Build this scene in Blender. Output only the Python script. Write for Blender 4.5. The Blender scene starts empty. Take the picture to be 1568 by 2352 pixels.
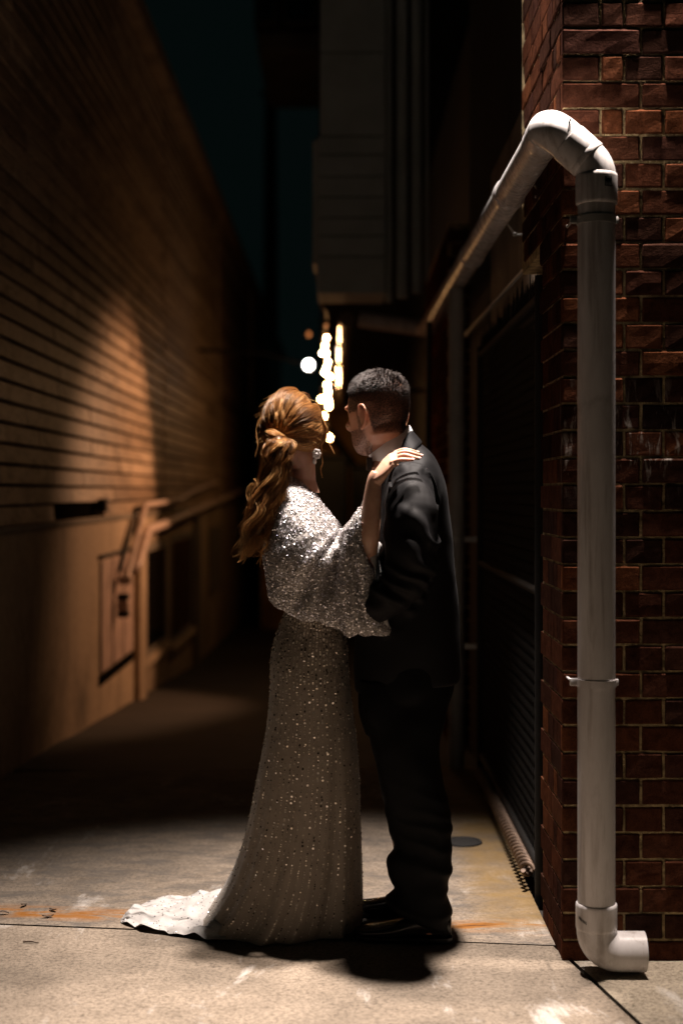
import bpy, math, random
import numpy as np
from mathutils import Vector, Matrix, noise

random.seed(7)
rng = np.random.default_rng(7)
S = bpy.context.scene
COL = S.collection
PI = math.pi

# ------------------------------------------------------------------ camera
CAMZ = 1.40                     # camera height over the pavement
FD = 3267.0                     # 50 mm on a 24x36 frame held upright
def P(dx, dy, Y):               # survey helper: sight line + distance -> point in the lane
    k = Y / FD
    return Vector(((dx - 784) * k, Y, CAMZ - (dy - 1130) * k))

cam_d = bpy.data.cameras.new('camera')
cam = bpy.data.objects.new('camera', cam_d)
COL.objects.link(cam)
cam.location = (0, 0, CAMZ)
cam.rotation_euler = (PI / 2, 0, 0)
cam_d.sensor_fit = 'VERTICAL'
cam_d.sensor_height = 36
cam_d.lens = 50
cam_d.shift_y = -46 / 2352
cam_d.clip_start = 0.05
cam_d.clip_end = 500
cam_d.dof.use_dof = True
cam_d.dof.focus_distance = 4.5
cam_d.dof.aperture_fstop = 1.35
S.camera = cam

# ------------------------------------------------------------------ night sky
W = bpy.data.worlds.new('World')
S.world = W
W.use_nodes = True
bg = W.node_tree.nodes['Background']
bg.inputs['Color'].default_value = (0.0011, 0.0027, 0.0026, 1)
bg.inputs['Strength'].default_value = 1.0

S.view_settings.view_transform = 'Standard'
S.view_settings.look = 'None'
S.view_settings.exposure = 0.0
S.view_settings.gamma = 1.0
S.view_settings.use_curve_mapping = False

# ------------------------------------------------------------------ lamps of the lane
def spot(name, loc, target, power, color, angle, blend, radius):
    d = bpy.data.lights.new(name, 'SPOT')
    d.energy = power
    d.color = color
    d.spot_size = math.radians(angle)
    d.spot_blend = blend
    d.shadow_soft_size = radius
    o = bpy.data.objects.new(name, d)
    COL.objects.link(o)
    o.location = loc
    o.rotation_euler = (Vector(target) - Vector(loc)).to_track_quat('-Z', 'Y').to_euler()
    return o
KEY = (0.32, 4.95, 6.0)        # lamp over the lane mouth
WASH = (0.90, 4.222, 3.95)       # lamp over the brick front
SIDE = (0.25, 11.8, 2.04)        # warm lamp deeper in the lane
spot('lane_lamp_light', KEY, (0.08, 4.22, 0), 4400, (1.0, 0.87, 0.79), 38, 1.0, 0.15)
spot('wall_lamp_light', WASH, (0.72, 4.15, 0), 980, (1.0, 0.85, 0.75), 60, 1.0, 0.03)
spot('warm_lamp_light', SIDE, (-1.66, 11.2, 1.25), 200, (1.0, 0.50, 0.25), 92, 0.42, 0.05)

# ------------------------------------------------------------------ node helpers
def new_mat(name):
    m = bpy.data.materials.new(name)
    m.use_nodes = True
    return m, m.node_tree.nodes, m.node_tree.links, m.node_tree.nodes['Principled BSDF']

def simple(name, col, rough=0.5, metal=0.0, spec=0.5, noise_amt=0.0, noise_scale=20, bump=0.0, bump_scale=60, sheen=0.0, coat=0.0):
    m, N, L, b = new_mat(name)
    b.inputs['Base Color'].default_value = (*col, 1)
    b.inputs['Roughness'].default_value = rough
    b.inputs['Metallic'].default_value = metal
    b.inputs['Specular IOR Level'].default_value = spec
    b.inputs['Sheen Weight'].default_value = sheen
    b.inputs['Coat Weight'].default_value = coat
    if noise_amt or bump:
        tc = N.new('ShaderNodeTexCoord')
    if noise_amt:
        n = N.new('ShaderNodeTexNoise'); n.inputs['Scale'].default_value = noise_scale; n.inputs['Detail'].default_value = 6
        L.new(tc.outputs['Object'], n.inputs['Vector'])
        r = N.new('ShaderNodeValToRGB')
        a = [max(0, c * (1 - noise_amt)) for c in col]; z = [min(1, c * (1 + noise_amt)) for c in col]
        r.color_ramp.elements[0].position = 0.3; r.color_ramp.elements[1].position = 0.7
        r.color_ramp.elements[0].color = (*a, 1); r.color_ramp.elements[1].color = (*z, 1)
        L.new(n.outputs['Fac'], r.inputs['Fac']); L.new(r.outputs['Color'], b.inputs['Base Color'])
    if bump:
        n2 = N.new('ShaderNodeTexNoise'); n2.inputs['Scale'].default_value = bump_scale; n2.inputs['Detail'].default_value = 5
        L.new(tc.outputs['Object'], n2.inputs['Vector'])
        bp = N.new('ShaderNodeBump'); bp.inputs['Strength'].default_value = bump; bp.inputs['Distance'].default_value = 0.01
        L.new(n2.outputs['Fac'], bp.inputs['Height']); L.new(bp.outputs['Normal'], b.inputs['Normal'])
    return m

def ramp(N, L, src, stops):
    r = N.new('ShaderNodeValToRGB')
    e = r.color_ramp.elements
    while len(e) < len(stops): e.new(0.5)
    for k, (p, c) in enumerate(stops):
        e[k].position = p
        e[k].color = (*c, 1) if len(c) == 3 else c
    L.new(src, r.inputs['Fac'])
    return r.outputs['Color']

def mixc(N, L, fac, a, b, mode='MIX'):
    m = N.new('ShaderNodeMix'); m.data_type = 'RGBA'; m.blend_type = mode
    for sock, v in ((m.inputs[0], fac), (m.inputs[6], a), (m.inputs[7], b)):
        if hasattr(v, 'links') or hasattr(v, 'is_linked'): L.new(v, sock)
        elif isinstance(v, (int, float)): sock.default_value = v
        else: sock.default_value = (*v, 1)
    return m.outputs[2]

def tex(N, L, vec, scale, detail=5, rough=0.55, dist=0.0):
    n = N.new('ShaderNodeTexNoise')
    n.inputs['Scale'].default_value = scale; n.inputs['Detail'].default_value = detail
    n.inputs['Roughness'].default_value = rough; n.inputs['Distortion'].default_value = dist
    L.new(vec, n.inputs['Vector'])
    return n.outputs['Fac']

def mapping(N, L, vec, scale=(1, 1, 1), loc=(0, 0, 0)):
    m = N.new('ShaderNodeMapping')
    m.inputs['Scale'].default_value = scale; m.inputs['Location'].default_value = loc
    L.new(vec, m.inputs['Vector'])
    return m.outputs['Vector']

def math_n(N, L, op, a, b=None, clamp=False):
    m = N.new('ShaderNodeMath'); m.operation = op; m.use_clamp = clamp
    for k, v in enumerate((a, b)):
        if v is None: continue
        if isinstance(v, (int, float)): m.inputs[k].default_value = v
        else: L.new(v, m.inputs[k])
    return m.outputs[0]

def bump_n(N, L, b, h, strength, dist=0.01):
    bp = N.new('ShaderNodeBump'); bp.inputs['Strength'].default_value = strength; bp.inputs['Distance'].default_value = dist
    L.new(h, bp.inputs['Height']); L.new(bp.outputs['Normal'], b.inputs['Normal'])

def worldpos(N):
    g = N.new('ShaderNodeNewGeometry')
    return g.outputs['Position']

# ------------------------------------------------------------------ materials
def mat_concrete(name, base, stains=True, seed=0.0):
    m, N, L, b = new_mat(name)
    p = worldpos(N)
    p = mapping(N, L, p, (1, 1, 1), (seed, seed * 2, 0))
    big = tex(N, L, p, 1.3, 5, 0.6, 0.4)
    blot = tex(N, L, p, 7, 6, 0.65, 0.3)
    fine = tex(N, L, p, 75, 4, 0.7)
    spk = tex(N, L, p, 190, 3, 0.7)
    c = ramp(N, L, big, [(0.32, [v * 0.52 for v in base]), (0.60, base)])
    c = mixc(N, L, 0.4, c, ramp(N, L, blot, [(0.32, (0.42, 0.40, 0.38)), (0.55, (1, 1, 1)), (0.75, (1.12, 1.1, 1.08))]), 'MULTIPLY')
    c = mixc(N, L, 0.8, c, ramp(N, L, fine, [(0.34, (0.42, 0.41, 0.40)), (0.56, (1.08, 1.08, 1.06))]), 'MULTIPLY')
    wm = tex(N, L, mapping(N, L, p, (1, 1.5, 1)), 38, 4, 0.6, 1.6)
    c = mixc(N, L, 0.6, c, ramp(N, L, wm, [(0.33, (0.30, 0.28, 0.26)), (0.42, (1, 1, 1))]), 'MULTIPLY')
    sf = tex(N, L, mapping(N, L, p, (3.2, 1.1, 1)), 1.6, 6, 0.72, 0.5)
    c = mixc(N, L, ramp(N, L, sf, [(0.58, (0, 0, 0)), (0.68, (0.42, 0.42, 0.42))]), c, (0.60, 0.57, 0.53))
    c = mixc(N, L, 0.5, c, ramp(N, L, spk, [(0.36, (0.25, 0.22, 0.2)), (0.46, (1, 1, 1))]), 'MULTIPLY')
    if stains:
        q = worldpos(N)
        sp = N.new('ShaderNodeSeparateXYZ'); L.new(q, sp.inputs[0])
        X, Yc = sp.outputs[0], sp.outputs[1]
        wob = tex(N, L, mapping(N, L, q, (2.2, 9, 1)), 3.0, 4, 0.6)
        # dark worn traffic dirt
        dirt = tex(N, L, mapping(N, L, q, (2.0, 4.5, 1)), 3.2, 7, 0.7, 0.5)
        dm = ramp(N, L, dirt, [(0.44, (0, 0, 0)), (0.62, (0.75, 0.75, 0.75))])
        c = mixc(N, L, dm, c, (0.085, 0.075, 0.066))
        # rust that bled along the joint
        line = math_n(N, L, 'ABSOLUTE', math_n(N, L, 'SUBTRACT', math_n(N, L, 'ADD', math_n(N, L, 'MULTIPLY', X, 0.10), Yc), 4.64))
        wl = math_n(N, L, 'SUBTRACT', 1.0, math_n(N, L, 'MULTIPLY', line, 10.0), True)
        rot = N.new('ShaderNodeMapping'); rot.inputs['Rotation'].default_value = (0, 0, 0.62); rot.inputs['Scale'].default_value = (4.0, 15.0, 1)
        L.new(q, rot.inputs['Vector'])
        pn = tex(N, L, rot.outputs['Vector'], 1.1, 6, 0.62, 0.5)
        patch = ramp(N, L, pn, [(0.44, (0, 0, 0)), (0.62, (1, 1, 1))])
        side = math_n(N, L, 'GREATER_THAN', math_n(N, L, 'ABSOLUTE', math_n(N, L, 'ADD', X, 0.15)), 0.42)
        rm = math_n(N, L, 'MULTIPLY', math_n(N, L, 'MULTIPLY', wl, patch), side)
        c = mixc(N, L, math_n(N, L, 'MULTIPLY', rm, 1.6, True), c, (0.27, 0.105, 0.014))
        c = mixc(N, L, math_n(N, L, 'MULTIPLY', math_n(N, L, 'POWER', rm, 3.0), 1.2, True), c, (0.085, 0.030, 0.008))
        # ochre moss by the brick side
        mx = math_n(N, L, 'MULTIPLY', math_n(N, L, 'SUBTRACT', X, math_n(N, L, 'ADD', 0.33, math_n(N, L, 'MULTIPLY', wob, 0.16))), 9.0, True)
        my = math_n(N, L, 'MULTIPLY', math_n(N, L, 'SUBTRACT', Yc, 4.50), 5.0, True)
        mm = math_n(N, L, 'MULTIPLY', math_n(N, L, 'MULTIPLY', mx, my), ramp(N, L, blot, [(0.3, (0.25, 0.25, 0.25)), (0.6, (1, 1, 1))]))
        c = mixc(N, L, math_n(N, L, 'MULTIPLY', mm, 0.75), c, (0.20, 0.125, 0.04))
    L.new(c, b.inputs['Base Color'])
    b.inputs['Roughness'].default_value = 0.9
    b.inputs['Specular IOR Level'].default_value = 0.25
    h = math_n(N, L, 'ADD', fine, math_n(N, L, 'MULTIPLY', spk, 0.6))
    bump_n(N, L, b, h, 0.35, 0.004)
    return m
M_conc = mat_concrete('driveway_concrete', (0.275, 0.222, 0.171))
M_conc_front = mat_concrete('front_concrete', (0.275, 0.222, 0.171), False, 3.1)
M_conc_path = mat_concrete('path_concrete', (0.33, 0.28, 0.215), False, 9.4)

def mat_asphalt():
    m, N, L, b = new_mat('asphalt')
    p = worldpos(N)
    c = ramp(N, L, tex(N, L, p, 2.0, 5), [(0.3, (0.018, 0.015, 0.013)), (0.7, (0.040, 0.033, 0.028))])
    c = mixc(N, L, 0.6, c, ramp(N, L, tex(N, L, p, 120, 2), [(0.35, (0.5, 0.5, 0.5)), (0.65, (1.3, 1.3, 1.3))]), 'MULTIPLY')
    L.new(c, b.inputs['Base Color'])
    b.inputs['Roughness'].default_value = 0.8
    bump_n(N, L, b, tex(N, L, p, 120, 3), 0.5, 0.006)
    return m
M_asph = mat_asphalt()

def mat_brick():
    m, N, L, b = new_mat('fired_brick')
    oi = N.new('ShaderNodeObjectInfo'); g = N.new('ShaderNodeNewGeometry')
    rnd = math_n(N, L, 'FRACT', math_n(N, L, 'ADD', oi.outputs['Random'], g.outputs['Random Per Island']))
    c = ramp(N, L, rnd, [(0.0, (0.040, 0.021, 0.016)), (0.3, (0.066, 0.027, 0.017)), (0.55, (0.095, 0.035, 0.019)), (0.75, (0.055, 0.025, 0.019)), (0.93, (0.160, 0.058, 0.026)), (1.0, (0.034, 0.021, 0.018))])
    p = g.outputs['Position']
    mott = tex(N, L, p, 28, 6, 0.65, 0.5)
    c = mixc(N, L, 0.8, c, ramp(N, L, mott, [(0.3, (0.35, 0.32, 0.33)), (0.55, (1, 1, 1)), (0.78, (1.5, 1.35, 1.15))]), 'MULTIPLY')
    c = mixc(N, L, 0.5, c, ramp(N, L, tex(N, L, p, 220, 3, 0.7), [(0.33, (0.3, 0.3, 0.3)), (0.5, (1, 1, 1)), (0.72, (1.4, 1.3, 1.25))]), 'MULTIPLY')
    # white salts that ran out of the wall
    sp = N.new('ShaderNodeSeparateXYZ'); L.new(p, sp.inputs[0])
    band = math_n(N, L, 'SUBTRACT', 1.0, math_n(N, L, 'MULTIPLY', math_n(N, L, 'ABSOLUTE', math_n(N, L, 'SUBTRACT', sp.outputs[2], 1.56)), 5.0), True)
    front = math_n(N, L, 'LESS_THAN', sp.outputs[1], 4.30)
    drip = ramp(N, L, tex(N, L, mapping(N, L, p, (34, 34, 9)), 1.0, 5, 0.65, 0.6), [(0.52, (0, 0, 0)), (0.66, (1, 1, 1))])
    w = math_n(N, L, 'MULTIPLY', math_n(N, L, 'MULTIPLY', band, front), drip)
    c = mixc(N, L, math_n(N, L, 'MULTIPLY', w, 0.75), c, (0.62, 0.56, 0.50))
    L.new(c, b.inputs['Base Color'])
    b.inputs['Roughness'].default_value = 1.0
    b.inputs['Specular IOR Level'].default_value = 0.0
    h = math_n(N, L, 'ADD', mott, math_n(N, L, 'MULTIPLY', tex(N, L, p, 160, 4, 0.7), 0.5))
    bump_n(N, L, b, h, 0.55, 0.006)
    return m
M_brick = mat_brick()
M_mortar = simple('sandy_mortar', (0.42, 0.32, 0.17), 0.95, 0, 0.2, 0.75, 24, 0.9, 140)

def mat_boards():
    m, N, L, b = new_mat('old_cream_paint')
    oi = N.new('ShaderNodeObjectInfo')
    p = worldpos(N)
    c = ramp(N, L, oi.outputs['Random'], [(0, (0.21, 0.142, 0.093)), (0.5, (0.35, 0.252, 0.17)), (1, (0.47, 0.355, 0.255))])
    st = tex(N, L, mapping(N, L, p, (1, 1.6, 5)), 2.2, 7, 0.65, 0.6)
    c = mixc(N, L, 0.8, c, ramp(N, L, st, [(0.32, (0.28, 0.23, 0.19)), (0.52, (1, 1, 1)), (0.8, (1.2, 1.14, 1.08))]), 'MULTIPLY')
    fl = tex(N, L, mapping(N, L, p, (1, 3, 9)), 5.0, 6, 0.7, 0.3)
    c = mixc(N, L, ramp(N, L, fl, [(0.57, (0, 0, 0)), (0.64, (1, 1, 1))]), c, (0.10, 0.068, 0.045))
    L.new(c, b.inputs['Base Color'])
    b.inputs['Roughness'].default_value = 0.6
    bump_n(N, L, b, st, 0.4, 0.01)
    return m
M_board = mat_boards()

def mat_render(name, base, dark=0.4):
    m, N, L, b = new_mat(name)
    p = worldpos(N)
    st = tex(N, L, mapping(N, L, p, (1, 1, 0.5)), 1.6, 7, 0.65, 0.5)
    c = ramp(N, L, st, [(0.30, [v * dark for v in base]), (0.52, base), (0.75, [v * 1.12 for v in base])])
    c = mixc(N, L, 0.5, c, ramp(N, L, tex(N, L, p, 18, 5, 0.6), [(0.3, (0.6, 0.58, 0.55)), (0.6, (1, 1, 1))]), 'MULTIPLY')
    L.new(c, b.inputs['Base Color'])
    b.inputs['Roughness'].default_value = 0.85
    bump_n(N, L, b, tex(N, L, p, 9, 6, 0.6), 0.5, 0.02)
    return m
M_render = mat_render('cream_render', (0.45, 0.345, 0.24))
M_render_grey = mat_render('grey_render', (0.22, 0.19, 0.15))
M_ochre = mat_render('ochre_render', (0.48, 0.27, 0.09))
M_darkwall = mat_render('dark_wall', (0.036, 0.030, 0.025))  # near-black base with darker noise blotches

def mat_pvc():
    m, N, L, b = new_mat('grey_pvc')
    p = worldpos(N)
    g = tex(N, L, mapping(N, L, p, (1, 1, 0.25)), 14, 6, 0.6)
    c = ramp(N, L, g, [(0.3, (0.49, 0.46, 0.45)), (0.6, (0.62, 0.595, 0.59))])
    drip = tex(N, L, mapping(N, L, p, (26, 26, 1.6)), 1.0, 6, 0.65, 0.35)
    c = mixc(N, L, 0.75, c, ramp(N, L, drip, [(0.36, (0.52, 0.48, 0.44)), (0.50, (1, 1, 1))]), 'MULTIPLY')
    gr = tex(N, L, mapping(N, L, p, (1, 1, 0.7)), 5.5, 6, 0.7, 0.4)
    c = mixc(N, L, ramp(N, L, gr, [(0.56, (0, 0, 0)), (0.74, (0.55, 0.55, 0.55))]), c, (0.26, 0.235, 0.205))
    sc = ramp(N, L, tex(N, L, mapping(N, L, p, (50, 50, 170)), 0.7, 3, 0.6), [(0.69, (0, 0, 0)), (0.74, (1, 1, 1))])
    c = mixc(N, L, math_n(N, L, 'MULTIPLY', sc, 0.4), c, (0.80, 0.77, 0.75))
    L.new(c, b.inputs['Base Color'])
    r = ramp(N, L, drip, [(0.3, (0.38, 0.38, 0.38)), (0.6, (0.22, 0.22, 0.22))])
    L.new(r, b.inputs['Roughness'])
    bump_n(N, L, b, tex(N, L, p, 30, 4, 0.6), 0.10, 0.003)
    return m
M_pvc = mat_pvc()
M_pvc_dark = simple('weathered_grey_pipe', (0.30, 0.29, 0.27), 0.5, 0, 0.5, 0.15, 15)
M_label = simple('black_print', (0.015, 0.015, 0.015), 0.5)
M_labelw = simple('pale_print', (0.5, 0.5, 0.5), 0.5)
M_galv = simple('galvanised_steel', (0.42, 0.42, 0.41), 0.38, 0.9, 0.5, 0.25, 30)
M_iron = simple('black_iron', (0.007, 0.006, 0.005), 0.8, 0.1, 0.5, 0.3, 40)
M_rust = simple('rusty_steel', (0.15, 0.10, 0.07), 0.6, 0.4, 0.5, 0.4, 40)
M_pink = simple('pink_primer_paint', (0.46, 0.34, 0.29), 0.6, 0, 0.4, 0.25, 6)
M_dark = simple('dark_void', (0.008, 0.007, 0.006), 1.0, 0, 0.0)
M_glass = simple('dark_window_glass', (0.006, 0.007, 0.008), 0.12, 0, 0.6)
M_rubber = simple('black_rubber', (0.012, 0.012, 0.012), 0.55)
M_bin = simple('dark_green_plastic', (0.012, 0.016, 0.014), 0.5)
M_duct = simple('painted_duct_metal', (0.46, 0.50, 0.48), 0.6, 0, 0.4, 0.15, 4)
M_cover = simple('cast_iron_cover', (0.012, 0.012, 0.012), 0.7)

def emis(name, col, strength):
    m, N, L, b = new_mat(name)
    b.inputs['Base Color'].default_value = (0.8, 0.7, 0.5, 1)
    b.inputs['Emission Color'].default_value = (*col, 1)
    b.inputs['Emission Strength'].default_value = strength
    return m
M_bulb = emis('lit_warm_bulb', (1.0, 0.50, 0.19), 210)
M_bulb_dim = emis('dim_warm_bulb', (1.0, 0.36, 0.12), 0.55)
M_flood = emis('lit_white_lens', (1.0, 0.93, 0.84), 30)
M_lamp = emis('lit_lamp_lens', (1.0, 0.84, 0.68), 8)
M_indic = emis('lit_orange_indicator', (1.0, 0.3, 0.08), 0.5)

# people
def mat_skin(name, base, stub=(0.022, 0.014, 0.011)):
    m, N, L, b = new_mat(name)
    p = worldpos(N)
    c = ramp(N, L, tex(N, L, p, 35, 5, 0.6), [(0.3, [base[0] * 0.86, base[1] * 0.78, base[2] * 0.76]), (0.65, base)])
    at = N.new('ShaderNodeAttribute'); at.attribute_name = 'stubble'
    f = math_n(N, L, 'MULTIPLY', at.outputs['Fac'], ramp(N, L, tex(N, L, p, 420, 2, 0.6), [(0.35, (0.55, 0.55, 0.55)), (0.6, (1, 1, 1))]), True)
    c = mixc(N, L, f, c, stub)
    L.new(c, b.inputs['Base Color'])
    b.inputs['Roughness'].default_value = 0.48
    b.inputs['Subsurface Weight'].default_value = 0.18
    b.inputs['Subsurface Radius'].default_value = (1.0, 0.30, 0.15)
    b.inputs['Subsurface Scale'].default_value = 0.012
    bump_n(N, L, b, tex(N, L, p, 260, 3, 0.6), 0.12, 0.002)
    return m
M_skin_w = mat_skin('fair_skin', (0.60, 0.36, 0.25))
M_skin_m = mat_skin('tan_skin', (0.62, 0.33, 0.21))

def mat_hair(name, stops, rough=0.36):
    m, N, L, b = new_mat(name)
    g = N.new('ShaderNodeAttribute'); g.attribute_name = 'tone'
    c = ramp(N, L, g.outputs['Fac'], stops)
    L.new(c, b.inputs['Base Color'])
    b.inputs['Roughness'].default_value = rough
    b.inputs['Specular IOR Level'].default_value = 0.55
    b.inputs['Specular Tint'].default_value = (1.0, 0.78, 0.55, 1)
    b.inputs['Sheen Weight'].default_value = 0.0
    return m
M_hair_w = mat_hair('ginger_hair', [(0, (0.045, 0.016, 0.005)), (0.35, (0.17, 0.070, 0.022)), (0.7, (0.40, 0.170, 0.046)), (1, (0.80, 0.46, 0.18))])
M_hair_m = mat_hair('dark_brown_hair', [(0, (0.010, 0.006, 0.005)), (0.7, (0.022, 0.014, 0.011)), (1, (0.048, 0.032, 0.026))], 0.42)
M_hair_m.node_tree.nodes['Principled BSDF'].inputs['Specular Tint'].default_value = (1, 0.9, 0.85, 1)
M_hair_m.node_tree.nodes['Principled BSDF'].inputs['Specular IOR Level'].default_value = 0.3

def mat_suit():
    m, N, L, b = new_mat('charcoal_suiting')
    p = worldpos(N)
    c = ramp(N, L, tex(N, L, p, 500, 2), [(0.3, (0.0034, 0.0030, 0.0034)), (0.7, (0.0060, 0.0053, 0.0060))])
    L.new(c, b.inputs['Base Color'])
    b.inputs['Roughness'].default_value = 0.66
    b.inputs['Specular IOR Level'].default_value = 0.17
    b.inputs['Sheen Weight'].default_value = 0.01
    b.inputs['Sheen Roughness'].default_value = 0.4
    bump_n(N, L, b, tex(N, L, p, 700, 2), 0.08, 0.001)
    return m
M_suit = mat_suit()
def mat_trouser():
    m = M_suit.copy(); m.name = 'shaded_suiting'  # same suit cloth, darker: the shade on the legs is put into the colour
    for n in m.node_tree.nodes:
        if n.type == 'VALTORGB':
            n.color_ramp.elements[0].color = (.0014, .0014, .0015, 1); n.color_ramp.elements[1].color = (.0026, .0025, .0026, 1)
    b = m.node_tree.nodes['Principled BSDF']; b.inputs['Specular IOR Level'].default_value = .12; b.inputs['Sheen Weight'].default_value = 0.0
    return m
M_trouser = mat_trouser()
M_shirt = simple('white_cotton', (0.86, 0.84, 0.82), 0.75)
M_tie = simple('black_satin', (0.010, 0.010, 0.011), 0.35)
M_shoe = simple('black_leather', (0.012, 0.010, 0.009), 0.25, 0, 0.5)

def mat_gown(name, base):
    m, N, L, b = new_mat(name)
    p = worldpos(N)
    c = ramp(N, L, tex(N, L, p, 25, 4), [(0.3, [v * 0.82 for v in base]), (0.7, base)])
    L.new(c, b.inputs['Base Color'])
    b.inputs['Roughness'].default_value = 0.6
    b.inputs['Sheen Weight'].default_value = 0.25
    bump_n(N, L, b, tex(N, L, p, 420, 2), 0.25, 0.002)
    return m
M_tulle = mat_gown('shaded_tulle', (0.27, 0.225, 0.178))  # gown cloth with the skirt's shade put into its colour; train stays white
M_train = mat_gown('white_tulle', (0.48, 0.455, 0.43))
M_capecloth = mat_gown('silver_net', (0.34, 0.31, 0.285))
M_satin = simple('white_satin', (0.80, 0.77, 0.74), 0.35, 0, 0.5, 0.05, 10)

def mat_sequin(name, stops, rough):
    m, N, L, b = new_mat(name)
    g = N.new('ShaderNodeNewGeometry')
    c = ramp(N, L, g.outputs['Random Per Island'], stops)
    L.new(c, b.inputs['Base Color'])
    b.inputs['Metallic'].default_value = 0.62
    b.inputs['Roughness'].default_value = rough
    return m
M_sequin = mat_sequin('silver_sequin', [(0, (0.50, 0.46, 0.44)), (0.5, (0.82, 0.78, 0.77)), (0.85, (0.93, 0.90, 0.94)), (1, (0.84, 0.82, 1.0))], 0.33)
M_bead = mat_sequin('champagne_bead', [(0, (0.05, 0.04, 0.032)), (0.22, (0.12, 0.10, 0.08)), (0.23, (0.60, 0.52, 0.41)), (0.7, (0.80, 0.72, 0.59)), (1, (0.98, 0.92, 0.84))], 0.22)
M_bead.node_tree.nodes['Principled BSDF'].inputs['Metallic'].default_value = 0.35

# ------------------------------------------------------------------ mesh helpers
def tag(o, label=None, cat=None, group=None, kind=None):
    if label: o['label'] = label
    if cat: o['category'] = cat
    if group: o['group'] = group
    if kind: o['kind'] = kind
    return o

def adopt(o, parent):
    o.parent = parent
    o.matrix_parent_inverse = parent_matrix(parent).inverted()

def parent_matrix(o):
    m = o.matrix_basis.copy()
    if o.parent: m = parent_matrix(o.parent) @ o.matrix_parent_inverse @ m
    return m

def empty(name, loc, label, cat, group=None):
    o = bpy.data.objects.new(name, None)
    COL.objects.link(o)
    o.location = loc
    o.empty_display_size = 0.1
    return tag(o, label, cat, group)

def link(name, me, mat=None, parent=None, smooth=False):
    if mat is not None and not me.materials: me.materials.append(mat)
    if smooth:
        me.polygons.foreach_set('use_smooth', [True] * len(me.polygons))
        if len(me.vertices) < 20000: me.set_sharp_from_angle(angle=math.radians(48))
    o = bpy.data.objects.new(name, me)
    COL.objects.link(o)
    if parent: adopt(o, parent)
    return o

class MB:
    def __init__(s): s.v = []; s.f = []
    def add(s, vf):
        v, f = vf
        n = len(s.v)
        s.v += [tuple(p) for p in v]
        s.f += [tuple(i + n for i in q) for q in f]
        return s
    def mesh(s, name):
        me = bpy.data.meshes.new(name)
        me.from_pydata(s.v, [], s.f)
        me.update()
        return me
    def build(s, name, mat, parent=None, smooth=False):
        return link(name, s.mesh(name), mat, parent, smooth)

def box(c0, c1):
    (x0, y0, z0), (x1, y1, z1) = c0, c1
    v = [(x0, y0, z0), (x1, y0, z0), (x1, y1, z0), (x0, y1, z0), (x0, y0, z1), (x1, y0, z1), (x1, y1, z1), (x0, y1, z1)]
    return v, [(0, 3, 2, 1), (4, 5, 6, 7), (0, 1, 5, 4), (1, 2, 6, 5), (2, 3, 7, 6), (3, 0, 4, 7)]

def bevbox(c0, c1, b=0.006):
    (x0, y0, z0), (x1, y1, z1) = c0, c1
    lo = Vector(c0); hi = Vector(c1)
    v = []; idx = {}
    for ix in (0, 1):
        for iy in (0, 1):
            for iz in (0, 1):
                p = [hi[k] if s else lo[k] for k, s in enumerate((ix, iy, iz))]
                for ax in range(3):
                    q = list(p)
                    for k, s in enumerate((ix, iy, iz)):
                        if k != ax: q[k] += -b if s else b
                    idx[(ix, iy, iz, ax)] = len(v); v.append(q)
    f = []
    for ax in range(3):
        a, c = [k for k in range(3) if k != ax]
        for s in (0, 1):
            cor = []
            for (p, q) in ((0, 0), (1, 0), (1, 1), (0, 1)):
                t = [0, 0, 0]; t[ax] = s; t[a] = p; t[c] = q
                cor.append(idx[(*t, ax)])
            f.append(tuple(cor) if (s == 1) != (ax == 1) else tuple(reversed(cor)))
    for ax in range(3):
        a, c = [k for k in range(3) if k != ax]
        for p in (0, 1):
            for q in (0, 1):
                t0 = [0, 0, 0]; t0[a] = p; t0[c] = q; t1 = list(t0); t1[ax] = 1
                f.append((idx[(*t0, a)], idx[(*t1, a)], idx[(*t1, c)], idx[(*t0, c)]))
    for ix in (0, 1):
        for iy in (0, 1):
            for iz in (0, 1):
                f.append(tuple(idx[(ix, iy, iz, ax)] for ax in range(3)))
    return v, f

def loft(rings, cap=True, closed=True):
    v = [p for r in rings for p in r]
    n = len(rings[0]); f = []
    for i in range(len(rings) - 1):
        for j in range(n if closed else n - 1):
            k = (j + 1) % n
            f.append((i * n + j, i * n + k, (i + 1) * n + k, (i + 1) * n + j))
    if cap:
        f.append(tuple(reversed(range(n))))
        f.append(tuple((len(rings) - 1) * n + j for j in range(n)))
    return v, f

def ring_lr(Lp, Rp, ry, n=32, p=2.0):
    C = (Lp + Rp) / 2; u = (Rp - Lp) / 2
    out = []
    for j in range(n):
        a = 2 * PI * j / n
        c, s = math.cos(a), math.sin(a)
        c = math.copysign(abs(c) ** (2 / p), c); s = math.copysign(abs(s) ** (2 / p), s)
        out.append(C + u * c + Vector((0, ry, 0)) * s)
    return out

def spline(keys, n):
    k = np.array(keys, float)
    m = len(k)
    t = np.linspace(0, m - 1, n)
    out = []
    for x in t:
        i = min(int(x), m - 2); u = x - i
        p0 = k[max(i - 1, 0)]; p1 = k[i]; p2 = k[i + 1]; p3 = k[min(i + 2, m - 1)]
        out.append(0.5 * ((2 * p1) + (-p0 + p2) * u + (2 * p0 - 5 * p1 + 4 * p2 - p3) * u * u + (-p0 + 3 * p1 - 3 * p2 + p3) * u ** 3))
    return np.array(out)

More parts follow.
